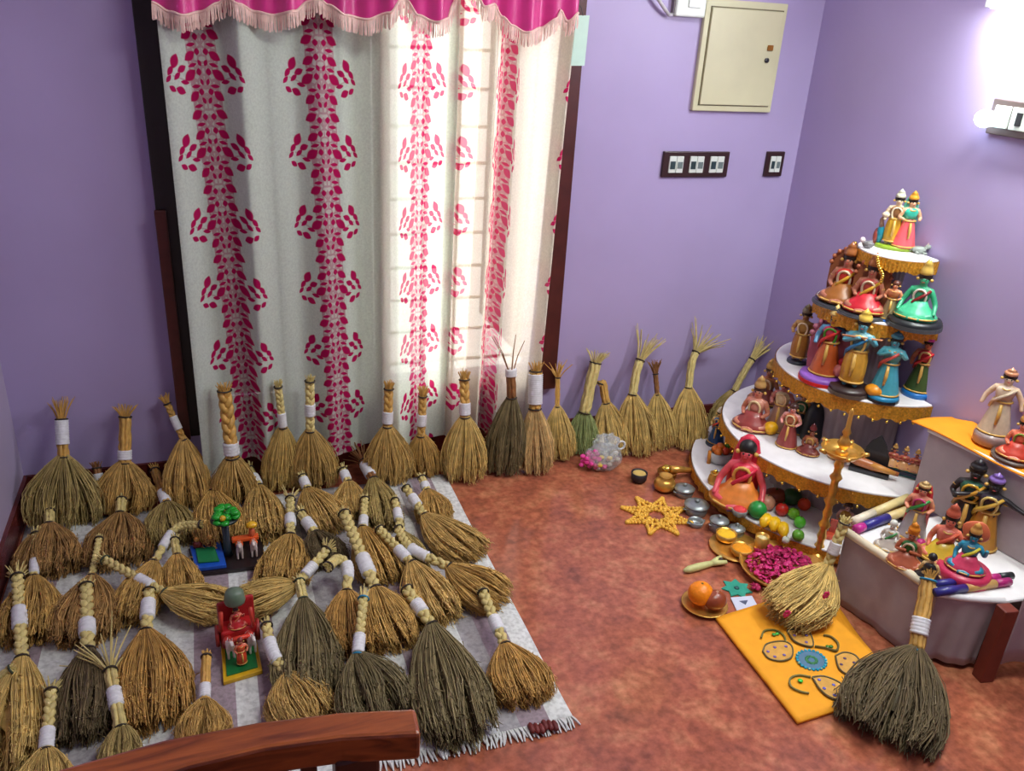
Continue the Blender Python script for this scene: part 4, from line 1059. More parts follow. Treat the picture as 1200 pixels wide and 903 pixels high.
cooker('open shallow grey toy bowl in front of the lidded pot', 815, 615, .026, .018, False)
cooker('dark grey toy pot with small lid beside the open bowl', 841, 621, .030, .036)
cooker('grey toy pot at the corner of the lowest tier near the brass tray', 862, 627, .026, .024)
# plates and vegetables on lowest tier
def plate(label, bx, by, z, r, c, heap, hr_=.6):
    t = thing('toy_plate', label, 'toy plate', onz(bx, by, z), 'toy plates of food')
    MB().lathe([(r * .6, 0), (r, .008), (r * .97, .010), (r * .6, .004), (.0005, .004)], (0, 0, 0), 20).obj('plate', WHITE if c is None else col(c), t, True)
    m = MB(); rr = random.Random(int(bx))
    for k in range(9):
        a = rr.uniform(0, 2 * PI); q = r * .5 * math.sqrt(rr.random()); m.ball((q * math.cos(a), q * math.sin(a), .009 + .004 * rr.random()), r * .24, 8, 5)
    m.obj('food', col(heap), t, True)
plate('white toy plate with red and green food near the tub', 844, 577, T1, .022, None, (200, 90, 50))
plate('white toy plate heaped with yellow-green food', 852, 586, T1, .026, None, (150, 190, 40))
plate('empty-looking pale toy plate behind the yellow-green one', 858, 572, T1, .022, (210, 220, 210), (220, 224, 214))
t = lathe_thing('toy_basin', 'silver basin heaped with red powder in front of the vendor doll', 'basin', onz(866, 603, T1), cup(.026, .022), STEEL)
MB().ball((0, 0, .018), .023, 14, 8, (1, 1, .6)).obj('red_heap', col((214, 56, 60), .7), t, True)
def veg(name, label, bx, by, z, r, c, sc=(1, 1, 1), group='toy vegetables on the lowest tier', stem=True):
    r *= 1.18; P = onz(bx, by, z); t = thing(name, label, 'toy vegetable', P, group)
    MB().ball((0, 0, r * sc[2]), r, 14, 10, sc).obj('flesh', col(c), t, True)
    if stem: MB().tube([(0, 0, r * sc[2] * 1.9), (r * .1, 0, r * sc[2] * 2.15)], [r * .14, r * .08], 6).obj('stem', col((70, 90, 40)), t, True)
    return t
veg('toy_cabbage', 'bright green round toy cabbage at the front of the lowest tier', 886, 606, T1, .025, (30, 140, 60))
veg('toy_pumpkin', 'brown toy basket-like gourd right of the vendor doll', 907, 588, T1, .030, (140, 60, 34), (1.2, 1, .7))
veg('toy_melon', 'pale pinkish ribbed toy melon before the brown gourd', 897, 596, T1, .024, (206, 150, 120), (1, 1, .9))
veg('toy_watermelon', 'dark green toy melon at the back of the lowest tier', 926, 590, T1, .027, (26, 84, 40), (1.1, 1, .85))
veg('toy_tomato', 'red toy tomato between the pale melon and the limes', 915, 603, T1, .018, (204, 40, 28))
veg('toy_tomato', 'orange-red toy tomato beside the brass lamp stem', 941, 597, T1, .018, (224, 70, 34))
veg('toy_lime', 'upper lime green toy fruit left of the brass lamp', 929, 607, T1, .016, (120, 196, 40))
veg('toy_lime', 'middle bright green toy fruit next to the bananas', 936, 617, T1, .016, (84, 196, 44))
veg('toy_lime', 'lowest green toy fruit at the edge near the lamp foot', 934, 633, T1, .016, (96, 170, 50))
for k, (bx, by, lb) in enumerate(((898, 617, 'left yellow toy banana on the lowest tier'), (908, 621, 'middle yellow toy banana on the lowest tier'), (918, 627, 'right yellow toy banana on the lowest tier'))):
    P = onz(bx, by, T1); t = thing('toy_banana', lb, 'toy fruit', P, 'toy bananas', .5 + .2 * k)
    MB().tube([(-.030, 0, .014), (-.014, .004, .024), (.008, .005, .026), (.030, -.002, .015)], [.008, .018, .018, .007], 8).obj('fruit', col((244, 196, 24)), t, True)
    MB().tube([(.022, -.001, .013), (.032, -.004, .010)], .003, 5).obj('stem', col((120, 110, 40)), t, True)
veg('toy_garlic', 'small white toy vegetable in front of the bananas', 920, 636, T1, .010, (214, 226, 206))
# brass tray with turmeric bowls
P = onz(862, 643, 0)
tr = thing('brass_tray', 'oval brass tray on the floor holding two bowls of yellow powder', 'tray', P)
MB().lathe([(.055, 0), (.085, .008), (.083, .011), (.055, .004), (.0005, .004)], (0, 0, 0), 28, 1.0, 1.0).obj('tray', BRASS, tr, True)
for lb, bx, by, c in (('left small bowl of pale yellow powder on the brass tray', 850, 632, (240, 190, 40)), ('right small bowl of orange-yellow powder on the brass tray', 868, 649, (232, 150, 24))):
    Pq = onz(bx, by, .006); t = lathe_thing('powder_bowl', lb, 'bowl', Pq, cup(.034, .026), BRASS, 'powder bowls on the brass tray')
    MB().ball((0, 0, .020), .030, 18, 8, (1, 1, .28)).obj('powder', mat('powder_%d' % c[1], c, .9, 0, .1, 90), t, True)
t = lathe_thing('tumbler', 'shiny brass tumbler beside the powder bowls at the tier edge', 'tumbler', onz(890, 647, 0), cup(.022, .062, .002, .75), BRASS)
MB().lathe([(.0205, .052), (.0005, .053)], (0, 0, 0), 18).obj('contents', col((206, 196, 120)), t)
MB().ball((0, 0, .053), .014, 10, 6, (1, 1, .5)).obj('foam', col((226, 220, 170)), t, True)
tag(MB().ball((0, 0, .010), .012, 10, 8, (1.3, 1, .8)).obj('yellow_petal', col((240, 180, 40)), None, True, onz(903, 655, 0)), 'small yellow flower head on the floor right of the tumbler', 'flower')
# flower plate
P = onz(916, 671, 0)
fp = thing('flower_plate', 'large brass plate full of magenta petals on the floor', 'plate', P)
MB().lathe([(.08, 0), (.125, .018), (.132, .030), (.128, .030), (.118, .020), (.08, .006), (.0005, .006)], (0, 0, 0), 40).obj('plate', BRASS, fp, True)
rr = random.Random(3)
pm = [MB(), MB(), MB()]
for k in range(420):
    a = rr.uniform(0, 2 * PI); q = .108 * math.sqrt(rr.random()); z = .014 + .035 * (1 - (q / .11) ** 2) + rr.uniform(-.006, .008)
    M3 = Matrix.Rotation(rr.uniform(0, PI), 3, 'Z') @ Matrix.Rotation(rr.uniform(-1.1, 1.1), 3, 'X')
    pm[k % 3].ball((q * math.cos(a), q * math.sin(a), z), .010, 6, 4, (1, .8, .22), M3)
for m, c in zip(pm, ((186, 20, 92), (214, 46, 124), (160, 14, 76))): stuff(m.obj('petals', col(c, .6), fp, True))
# loose petals on floor and broom
for lb, bx, by, z, r in (('magenta flower on the floor left of the petal plate rim', 884, 691, .004, .018),):
    m = MB()
    for k in range(14):
        a = rr.uniform(0, 2 * PI); M3 = Matrix.Rotation(a, 3, 'Z') @ Matrix.Rotation(rr.uniform(.2, 1.2), 3, 'X')
        m.ball((r * .5 * math.cos(a), r * .5 * math.sin(a), .008 + .006 * rr.random()), .009, 6, 4, (1, .8, .25), M3)
    tag(m.obj('loose_flower', col((176, 20, 84), .6), None, True, onz(bx, by, z)), lb, 'flower')
# brass oil lamp
P = Vector((1.690, 1.722, 0))
hl = zat(P, 478)
lp = thing('oil_lamp', 'tall brass oil lamp with shallow bowl and pointed finial, before the stepped stand', 'oil lamp', P)
MB().lathe([(.050, 0), (.052, .008), (.040, .014), (.024, .024), (.016, .036), (.0005, .037)], (0, 0, 0), 28).obj('foot', BRASS, lp, True)
st = [(.014, .034)]
zb_ = hl * .70
for k in range(9):
    z = .036 + (zb_ - .036) * k / 8
    st += [(.011, z), (.019 if k % 2 == 0 else .015, z + (zb_ - .036) / 24), (.011, z + (zb_ - .036) / 12)]
MB().lathe(st, (0, 0, 0), 18).obj('stem', BRASS, lp, True)
bw = MB().lathe([(.012, zb_), (.045, zb_ + .006), (.062, zb_ + .026), (.060, zb_ + .028), (.042, zb_ + .010), (.0005, zb_ + .008)], (0, 0, 0), 30).obj('oil_bowl', BRASS, lp, True)
for k in range(5):
    a = 2 * PI * k / 5 + .5
    MB().tube([(.055 * math.cos(a), .055 * math.sin(a), zb_ + .020), (.074 * math.cos(a), .074 * math.sin(a), zb_ + .026)], [.010, .005], 8).obj('spout', BRASS, bw, True)
zf = zb_ + .01
MB().lathe([(.010, zf), (.012, zf + .02), (.020, zf + .035), (.012, zf + .05), (.008, zf + .06), (.013, zf + .07), (.007, zf + .085), (.006, hl - .01), (.001, hl)], (0, 0, 0), 16).obj('finial', BRASS, lp, True)
# small toys near the lamp, right end of lowest tier
P = onz(973, 630, T1)
t = thing('toy_chair', 'small orange toy chair with blue arms right of the lamp stem', 'toy', P, None, face_dir(P, (0, 0, 0)))
MB().box((0, 0, .008), (.046, .034, .014)).obj('seat', col((206, 84, 54)), t, bevel=.004)
MB().box((0, .014, .036), (.022, .008, .05)).obj('backrest', col((206, 96, 80)), t, bevel=.003)
for s in (-1, 1): MB().box((.018 * s, .010, .034), (.012, .012, .034)).obj('arm', col((24, 100, 160)), t, bevel=.004)
figurine('small doll in yellow with pink head behind the orange toy chair', 988, 618, 588, T1, 'seat_hold', (224, 176, 160), (206, 156, 50), (206, 156, 60), group=G3, hair=(60, 30, 26))
P = onz(1000, 612, T1 + .02)
t = thing('toy_animal', 'cream toy animal lying behind the blue stick at the stand edge', 'toy', P - Vector((0, 0, .02)), None, .4)
MB().ball((0, 0, .024), .022, 12, 8, (1.5, .9, .9)).obj('body', col((214, 190, 140)), t, True)
MB().ball((-.036, 0, .034), .014, 10, 8).obj('head', col((224, 190, 186)), t, True)

# ------------------------------------------------------------------ cloth covered two-step stand at right
ts = thing('cloth_bench', 'two-step bench draped in grey-white cloth at the right, dolls on it', 'bench', (1.63, 1.24, 0))
O = Vector((1.63, 1.24, 0))
def bx_poly(pts, z0, z1, name, m, sag=0.0):
    n = len(pts)
    return MB().prism([(p[0] - O.x, p[1] - O.y) for p in pts], z0, z1).obj(name, m, ts, bevel=.006)
LZ, UZ = .225, .462
low = [(1.612, 1.560), (1.655, 1.262), (1.80, 1.19), (2.052, 1.17), (2.052, 1.56)]
bx_poly(low, LZ - .012, LZ, 'lower_top', WHITECLOTH)
def drape(pa, pb, z0, z1, name, m, amp=.008, nn=60, waves=5, nv=10):
    pa, pb = Vector((*pa, 0)), Vector((*pb, 0)); d = (pb - pa); nr = Vector((d.y, -d.x, 0)).normalized()
    v = []; f = []
    for k in range(nv):
        tt = k / (nv - 1)
        for i in range(nn):
            s = i / (nn - 1); q = amp * (1 - tt) * (math.sin(s * waves * 6.28 + 1.3) + .5 * math.sin(s * waves * 14 + 2 * tt)) + .004
            p = pa + d * s - O + nr * q; v.append((p.x, p.y, z0 + (z1 - z0) * tt))
    for k in range(nv - 1):
        for i in range(nn - 1): f.append((k * nn + i, k * nn + i + 1, (k + 1) * nn + i + 1, (k + 1) * nn + i))
    o = MB().add(v, f).obj(name, m, ts, True)
    s = o.modifiers.new('t', 'SOLIDIFY'); s.thickness = .003
    return o
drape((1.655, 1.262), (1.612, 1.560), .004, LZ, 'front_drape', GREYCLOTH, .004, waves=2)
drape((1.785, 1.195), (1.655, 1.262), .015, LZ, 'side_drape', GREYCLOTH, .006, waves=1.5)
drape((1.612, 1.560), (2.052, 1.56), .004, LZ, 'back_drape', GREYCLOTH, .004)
bx_poly([(1.640, 1.545), (1.680, 1.280), (2.05, 1.24), (2.05, 1.545)], .01, LZ - .012, 'inner_box', mat('bench_board', (120, 110, 106), .8))
# rolled cloth hem along the front edge
m = MB(); m.tube([Vector(p) - O for p in ((1.612, 1.562, LZ), (1.632, 1.41, LZ + .003), (1.655, 1.260, LZ))], .012, 10); m.obj('rolled_hem', mat('cream_cloth', (224, 212, 184), .8, 0, .05), ts, True)
m = MB(); m.tube([Vector(p) - O for p in ((1.655, 1.260, LZ), (1.725, 1.232, LZ - .008), (1.80, 1.19, LZ))], .009, 10); m.obj('rolled_hem', WHITECLOTH, ts, True)
up = [(1.925, 1.655), (2.000, 1.20), (2.056, 1.20), (2.056, 1.655)]
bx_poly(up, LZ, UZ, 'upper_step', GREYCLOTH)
m = MB(); m.tube([Vector(p) - O for p in ((1.925, 1.655, UZ), (1.962, 1.43, UZ), (2.0, 1.20, UZ))], .007, 8); m.obj('rolled_hem', WHITECLOTH, ts, True)
# wooden post with cloth hung from it at the right end
MB().box((1.785 - O.x, 1.168 - O.y, .113), (.040, .035, .226), -.15).obj('post', mat('red_brown_wood', (116, 48, 34), .45, 0, .2, 20), ts, bevel=.003)
drape((2.05, 1.10), (1.80, 1.145), .06, .46, 'end_drape', GREYCLOTH, .005, waves=1.2)
# orange cloth over upper step
oc = thing('orange_cloth', 'bright orange cloth spread over the upper step of the right bench', 'cloth', (1.98, 1.45, UZ))
oP = np.zeros((16, 40, 3))
for k in range(16):
    for i in range(40):
        s = i / 39; q = k / 15
        y = 1.705 - .56 * s; xf = 1.905 + (1.705 - y) * .165
        x = xf + (2.060 - xf) * q
        z = UZ + .008 + .004 * math.sin(9 * s + 4 * q) + (.022 * q * max(0, 1 - abs(s - .14) / .12))
        oP[k, i] = (x - 1.98, y - 1.45, z - UZ)
oo = link('cloth', grid_mesh('cloth', oP), mat('orange_cotton', (250, 150, 16), .75, 0, .05, 25), oc, True)
s_ = oo.modifiers.new('t', 'SOLIDIFY'); s_.thickness = .004
GU = 'painted dolls on the two-step bench'
zU = UZ + .012
t, S = figurine('pale beige stout doll standing on the orange cloth', 1160, 517, 432, zU, 'stand_side', (222, 190, 160), (214, 196, 168), (222, 200, 176), (150, 130, 126), None, group=GU, crown=(214, 150, 110), crown_h=.06, sash=(196, 176, 150), br=.26, bh=.14)
figurine('small red-orange seated doll at the front of the orange cloth', 1188, 536, 482, zU, 'seat_hold', (222, 120, 90), (196, 60, 40), (226, 110, 80), (90, 76, 70), None, group=GU, crown=(206, 150, 80), garland=(120, 150, 50), br=.34)
figurine('doll in royal blue with yellow headdress at the right frame edge', 1203, 524, 428, zU, 'stand_hold', (226, 190, 60), (24, 44, 170), (220, 196, 50), None, None, group=GU, crown=(226, 196, 60))
# lower step dolls
zL = LZ
figurine('doll with red veil, green scarf and grey skirt on the lower step', 1067, 628, 565, zL, 'stand_hold', (214, 140, 110), (160, 150, 150), (200, 110, 90), None, None, group=GU, crown=(206, 170, 110), crown_h=.05, sash=(30, 130, 50), veil=(206, 44, 50), hair=(40, 24, 22), garland=(190, 40, 110))
figurine('small brown seated doll with orange turban at the front of the lower step', 1060, 660, 612, zL, 'seat_pray', (176, 96, 64), (176, 90, 60), (40, 110, 50), None, None, group=GU, crown=(228, 140, 30), crown_h=.10, hair=(228, 140, 30), garland=(220, 200, 170))
figurine('coral doll with yellow skirt in the middle of the lower step', 1101, 655, 590, zL, 'seat_raise', (216, 116, 90), (214, 180, 50), (206, 110, 90), (60, 40, 36), None, group=GU, crown=(196, 96, 70), sash=(206, 90, 60), br=.3)
figurine('tall black-faced doll with green shawl and gold garland on the lower step', 1122, 626, 540, zL, 'stand_hold', (34, 30, 32), (30, 28, 30), (24, 80, 60), None, None, group=GU, crown=(40, 40, 42), crown_h=.07, garland=(206, 160, 40), sash=(196, 140, 40))
figurine('black doll with purple crown and gold front beside the tall black-faced doll', 1144, 638, 556, zL, 'stand_wide', (30, 26, 32), (190, 130, 40), (40, 34, 50), None, None, group=GU, crown=(140, 110, 190), crown_h=.07, garland=(214, 190, 110), sash=(200, 160, 60))
figurine('blue seated doll on yellow and pink cushion at the right of the lower step', 1127, 675, 612, zL, 'seat_raise', (40, 140, 170), (206, 60, 96), (40, 120, 150), (196, 44, 84), None, group=GU, crown=(214, 160, 80), sash=(214, 200, 50), halo=(226, 120, 80), br=.38, bh=.18)
figurine('small white doll with green scarf at the left of the lower step', 1040, 640, 610, zL, 'seat_hold', (206, 200, 190), (186, 176, 166), (214, 214, 206), None, None, group=GU, hair=(214, 214, 206), sash=(40, 130, 60))
t, S = figurine('little black-haired doll seen from behind at the front edge of the step', 1085, 680, 648, zL, 'seat_hold', (214, 180, 120), (30, 30, 34), (30, 30, 34), None, None, group=GU, rot=PI, hair=(14, 14, 16))
tag(MB().ball((0, 0, .012), .012, 10, 8, (1.2, 1, 1)).obj('magenta_ball', col((190, 40, 120)), None, True, onz(1078, 640, zL)), 'small magenta ball between the dolls on the lower step', 'ball')
# painted sticks
def stick(label, a, b, r, z, cols):
    A, B = onz(*a, z), onz(*b, z); t = thing('painted_stick', label, 'stick', A, 'painted dance sticks'); A0 = A.copy(); d = B - A
    f0 = 0
    for f1, c in cols:
        MB().tube([d * f0, d * f1], r, 12).obj('section', col(c), t, True); f0 = f1
    return t
stick('painted stick with magenta tip and blue wrap lying at the left of the lower step', (1003, 620), (1062, 598), .013, LZ + .014, ((.14, (190, 40, 140)), (.62, (44, 40, 130)), (1, (214, 190, 130))))
stick('cream stick behind the blue one along the rear left edge of the step', (1000, 611), (1064, 583), .013, LZ + .016, ((.35, (226, 214, 190)), (1, (220, 200, 140))))
stick('blue, tan and magenta stick at the front of the lower step, farther one', (1096, 684), (1186, 674), .010, LZ + .011, ((.28, (40, 38, 120)), (.66, (206, 160, 90)), (.82, (180, 40, 120)), (1, (30, 36, 40))))
stick('blue, tan and magenta stick at the front of the lower step, nearer one', (1096, 694), (1183, 681), .011, LZ + .011, ((.40, (40, 38, 120)), (.80, (206, 160, 90)), (1, (170, 36, 110))))

# ------------------------------------------------------------------ two brooms at the right
broom('pale straw broom leaning on the bench beside the petal plate, pink petals on it', None, None, None, 34, 'ytan', 'wall', 6, 'braid', ((.62, .22),), .12, .4, group='straw brooms at the right bench', n=620,
      bend=7, pts=(onx(992, 606, 1.60), onx(972, 660, 1.575), onz(918, 726, .04)))
for lb, bx, by in (('pink petal stuck low on the pale leaning broom', 922, 719), ('pink petal on the handle side of the pale leaning broom', 968, 697)):
    d = onz(bx, by, .085 if by > 710 else .12)
    m = MB()
    for k in range(6):
        a = k * 1.05; m.ball((.007 * math.cos(a), 0, .007 * math.sin(a)), .006, 6, 4, (1, .4, 1))
    tag(m.obj('pink_petal', col((214, 40, 100), .6), None, True, d), lb, 'petal', 'pink petals on the pale broom')
broom('big dark ragged broom propped on the right bench corner, blue-tied handle', None, None, None, 60, 'black', 'wall', 9, 'stalk', ((.72, .2),), .14, .3, group='straw brooms at the right bench', n=700, cord=CORDB, hm=GOLDST, dome=.08, clump=.8,
      pts=(onx(1090, 668, 1.655), onx(1075, 757, 1.575), onz(1036, 868, .012)))
# thin stalk bent out of that broom
# ------------------------------------------------------------------ yellow cloth with paisley embroidery
yc4 = [onz(838, 727), onz(934, 850), onz(1052, 812), onz(962, 688)]
y0 = yc4[0]
yc = thing('yellow_cloth', 'folded yellow cloth with embroidered paisleys on the floor', 'cloth', y0)
def quad_pt(s, q): return (yc4[0].lerp(yc4[1], s)).lerp(yc4[3].lerp(yc4[2], s), q)
P = np.zeros((24, 24, 3))
for k in range(24):
    for i in range(24):
        p = quad_pt(k / 23, i / 23) - y0; P[k, i] = (p.x, p.y, .012 + .0015 * math.sin(k * .7) * math.sin(i * .5) + (.002 if 0.62 < k / 23 < .7 else 0))
oo = link('cloth', grid_mesh('cloth', P), mat('marigold_cotton', (244, 164, 24), .75, 0, .05, 30), yc, True)
s_ = oo.modifiers.new('t', 'SOLIDIFY'); s_.thickness = .008; s_.offset = 1
def emb(pts, closed=True, r=.0024, c=(96, 90, 60), name='embroidery_outline'):
    w3 = [onz(a, b, .0168) - y0 for a, b in pts]
    return MB().tube(catmull(w3 + ([w3[0]] if closed else []), 30), r, 4).obj(name, col(c, .6), yc)
def spots(pts, c, r=.0045):
    m = MB()
    for a, b in pts: m.ball(onz(a, b, .0172) - y0, r, 8, 4, (1, 1, .4))
    stuff(m.obj('sequin_spots', col(c, .25), yc, True))
def fillp(pts, c):
    w3 = [onz(a, b, .0160) - y0 for a, b in pts]; m = MB(); n = len(w3)
    ctr = sum(w3, Vector()) / n
    cc = catmull(w3 + [w3[0]], 24)[:-1]
    m.add([ctr] + cc, [(0, 1 + i, 1 + (i + 1) % len(cc)) for i in range(len(cc))]); m.obj('embroidery_fill', col(c, .6), yc)
pa = [(894, 763), (899, 754), (918, 751), (928, 757), (928, 769), (916, 774), (901, 771)]
pb_ = [(922, 738), (940, 737), (950, 743), (953, 756), (944, 756), (930, 750)]
pc = [(979, 768), (990, 764), (1003, 768), (1009, 780), (1003, 794), (993, 790), (983, 782)]
pd_ = [(952, 793), (966, 792), (985, 800), (994, 812), (988, 820), (972, 816), (960, 806)]
for q in (pa, pb_, pc, pd_): emb(q); fillp(q, (214, 160, 70))
spots(((900, 763), (908, 758), (921, 757), (919, 767), (908, 769)), (124, 104, 190))
spots(((931, 744), (945, 744), (945, 752)), (130, 110, 190))
spots(((990, 771), (1001, 776), (986, 778), (1000, 784), (994, 790)), (96, 70, 120))
spots(((960, 796), (977, 802), (966, 806), (985, 811), (978, 814)), (104, 110, 220))
emb([(892, 747), (896, 739), (908, 738), (918, 744), (921, 752)], False, .0030, (110, 110, 50)); spots(((907, 743), (911, 742)), (60, 170, 70), .006)
emb([(965, 744), (974, 746), (982, 754), (980, 762), (968, 759), (955, 757)], False, .0035, (100, 90, 40)); spots(((970, 757), (974, 757)), (60, 130, 50), .006)
emb([(948, 812), (938, 810), (927, 804), (926, 795), (936, 791), (950, 793)], False, .0030, (110, 110, 60)); spots(((938, 797),), (50, 210, 70), .007)
md = [onz(951 + 17 * math.cos(a) , 773 + 11 * math.sin(a) + 3 * math.cos(a), .0168) - y0 for a in np.linspace(0, 2 * PI, 22, endpoint=False)]
ctr = sum(md, Vector()) / 22
m = MB(); m.add([ctr] + md, [(0, 1 + i, 1 + (i + 1) % 22) for i in range(22)]); m.obj('medallion', col((80, 120, 150), .6), yc)
m = MB()
for p in md: m.ball(p, .0050, 8, 4, (1, 1, .6))
m.obj('medallion_beads', col((20, 160, 190), .25), yc, True)
m = MB()
for p in md[::2]: m.ball(ctr.lerp(p, .35), .005, 8, 4, (1, 1, .5))
m.obj('medallion_centre', col((50, 130, 70), .4), yc, True)
m = MB()
for p in md[::3]: m.ball(p.lerp(ctr, -.04) + Vector((0, 0, .002)), .003, 6, 4)
mm_ = m.obj('medallion_mirrors', mat('pale_mirror_bead', (200, 245, 210), .15, .3), yc, True); stuff(mm_)

# ------------------------------------------------------------------ things on the open floor
# coconut and orange on a small brass plate
P = onz(825, 710, 0)
sp_ = lathe_thing('brass_plate', 'small dark-rimmed brass plate holding an orange and a coconut', 'plate', P, [(.045, 0), (.066, .012), (.063, .013), (.044, .004), (.0005, .004)], BRASS)
o = thing('orange', 'bright orange fruit sitting in the small brass plate', 'fruit', onz(819, 707, .006))
MB().ball((0, 0, .036), .036, 20, 14, (1, 1, .94)).obj('fruit', mat('orange_peel', (246, 140, 14), .4, 0, .08, 150, .15), o, True)
MB().lathe([(.004, .068), (.003, .071), (.0005, .072)], (0, 0, 0), 8).obj('stem_button', col((110, 100, 40)), o)
o = thing('coconut', 'small brown nut with pinkish sheen beside the orange in the plate', 'nut', onz(836, 712, .006))
MB().ball((0, 0, .028), .030, 18, 12, (1.15, 1, .92)).obj('nut', mat('nut_shell', (150, 72, 44), .3, 0, .2, 30), o, True)
MB().lathe([(.006, .053), (.004, .057), (.0005, .058)], (.004, 0, 0), 8).obj('nut_tip', col((190, 140, 120)), o, True)
# pale bud/ tuber
P = onz(822, 668, 0); Q = onz(845, 658, 0)
t = thing('pale_bud', 'pale green long flower bud with split brown end on the red floor', 'flower bud', P)
d = onz(846, 660, 0) - onz(801, 672, 0); s0 = onz(801, 672, 0) - P
MB().tube([s0 + d * f + Vector((0, 0, .011)) for f in (0, .12, .35, .6, .75)], [.005, .011, .012, .010, .008], 10).obj('bud', mat('pale_green_bud', (206, 206, 140), .5, 0, .12, 30), t, True)
nrm2 = Vector((-d.y, d.x, 0)).normalized()
for s in (-1, 1):
    MB().tube([s0 + d * .7 + Vector((0, 0, .011)), s0 + d * .88 + nrm2 * .008 * s + Vector((0, 0, .013)), s0 + d * 1.03 + nrm2 * .014 * s + Vector((0, 0, .014))], [.008, .008, .006], 8).obj('petal', mat('pale_green_bud', (0, 0, 0)), t, True)
MB().ball(s0 + d * .95 + Vector((0, 0, .014)), .009, 8, 6).obj('dark_core', col((70, 50, 34)), t, True)
# teal star and card
def star(n, r0, r1, ph=0): return [((r0 if i % 2 == 0 else r1) * math.cos(ph + PI * i / n), (r0 if i % 2 == 0 else r1) * math.sin(ph + PI * i / n)) for i in range(2 * n)]
t = thing('teal_star', 'flat teal star cut-out lying by the white card', 'decoration', onz(863, 690, 0))
MB().prism(star(7, .046, .030, .2), 0.0005, .004).obj('star', mat('teal_felt', (40, 150, 128), .7, 0, .12, 40), t)
MB().lathe([(.008, .004), (.006, .007), (.0005, .008)], (0, 0, 0), 10).obj('centre', col((30, 90, 90)), t, True)
cq = [onz(a, b, .001) for a, b in ((856, 701), (881, 699), (890, 715), (864, 718))]
t = thing('small_card', 'small white card with blue print on the floor before the yellow cloth', 'card', cq[0])
MB().prism([(p.x - cq[0].x, p.y - cq[0].y) for p in cq], .0005, .004).obj('card', mat('bluish_card', (206, 212, 232), .5, 0, .04), t)
pq = [cq[0].lerp(cq[1], .3).lerp(cq[3].lerp(cq[2], .3), .3), cq[0].lerp(cq[1], .7).lerp(cq[3].lerp(cq[2], .7), .3), cq[0].lerp(cq[1], .5).lerp(cq[3].lerp(cq[2], .5), .6)]
MB().prism([(p.x - cq[0].x, p.y - cq[0].y) for p in pq][::-1], .004, .0048).obj('print', col((84, 92, 120)), t)
# yellow star ornament (beaded floor design)
P = onz(769, 605, 0)
ms = thing('floor_star', 'yellow beaded eight-pointed star ornament on the red floor', 'ornament', P)
YB_ = mat('yellow_beads', (238, 184, 66), .6, 0, .18, 120, .2)
R8 = .118
for k in range(8):
    a = 2 * PI * k / 8 + .12
    tipv = Vector((math.cos(a), math.sin(a), 0)) * R8
    l = Vector((math.cos(a - .36), math.sin(a - .36), 0)) * R8 * .52; r = Vector((math.cos(a + .36), math.sin(a + .36), 0)) * R8 * .52
    c = Vector((math.cos(a), math.sin(a), 0)) * R8 * .26
    loop = [c, l, l.lerp(tipv, .6), tipv, r.lerp(tipv, .6), r]
    m = MB(); pts = catmull(loop + [c], 20)
    for q in pts: m.ball(q + Vector((0, 0, .005)), .0072, 6, 4)
    for q in (.40, .52, .64, .80):
        m.ball(c.lerp(tipv, q) + Vector((0, 0, .005)), .0064, 6, 4)
    for q in (.2, .4, .6, .8): 
        m.ball(l.lerp(r, q) * 1.0 + Vector((0, 0, .005)), .006, 6, 4)
    m.obj('star_point', YB_, ms, True)
m = MB()
for k in range(16):
    a = 2 * PI * k / 16; m.ball((R8 * .27 * math.cos(a), R8 * .27 * math.sin(a), .005), .006, 6, 4)
    m.ball((R8 * .42 * math.cos(a), R8 * .42 * math.sin(a), .005), .006, 6, 4)
m.obj('centre_ring', YB_, ms, True)
# black bowl, brass pot and brass vessel
t = lathe_thing('clay_bowl', 'small black clay bowl with yellow contents, left of the brass pot', 'bowl', onz(748, 564, 0), cup(.030, .038, .004, .55), mat('black_clay', (40, 30, 36), .5))
MB().ball((0, 0, .032), .025, 14, 8, (1, 1, .3)).obj('contents', col((206, 176, 96), .8), t, True)
P = onz(778, 574, 0)
t = lathe_thing('brass_pot', 'round shiny brass pot on the floor above the yellow star ornament', 'pot', P, [(.020, 0), (.036, .012), (.040, .028), (.030, .046), (.018, .052), (.024, .060), (.022, .060), (.015, .052), (.0005, .05)], BRASS)
P = onz(788, 562, 0)
t = thing('brass_vessel', 'brass spouted vessel lying behind the round brass pot', 'vessel', P)
MB().lathe(cup(.036, .035, .003, .6), (-.02, .01, 0), 24).obj('bowl', mat('old_brass', (150, 100, 46), .35, .8, .25, 30), t, True)
MB().tube([(-.02, .0, .045), (.02, -.004, .042), (.07, .0, .030), (.10, .004, .024)], [.016, .013, .009, .006], 12).obj('spout', BRASS, t, True)
MB().ball((-.03, .0, .05), .018, 12, 8, (1.1, 1, .8)).obj('knob', TINSEL, t, True)
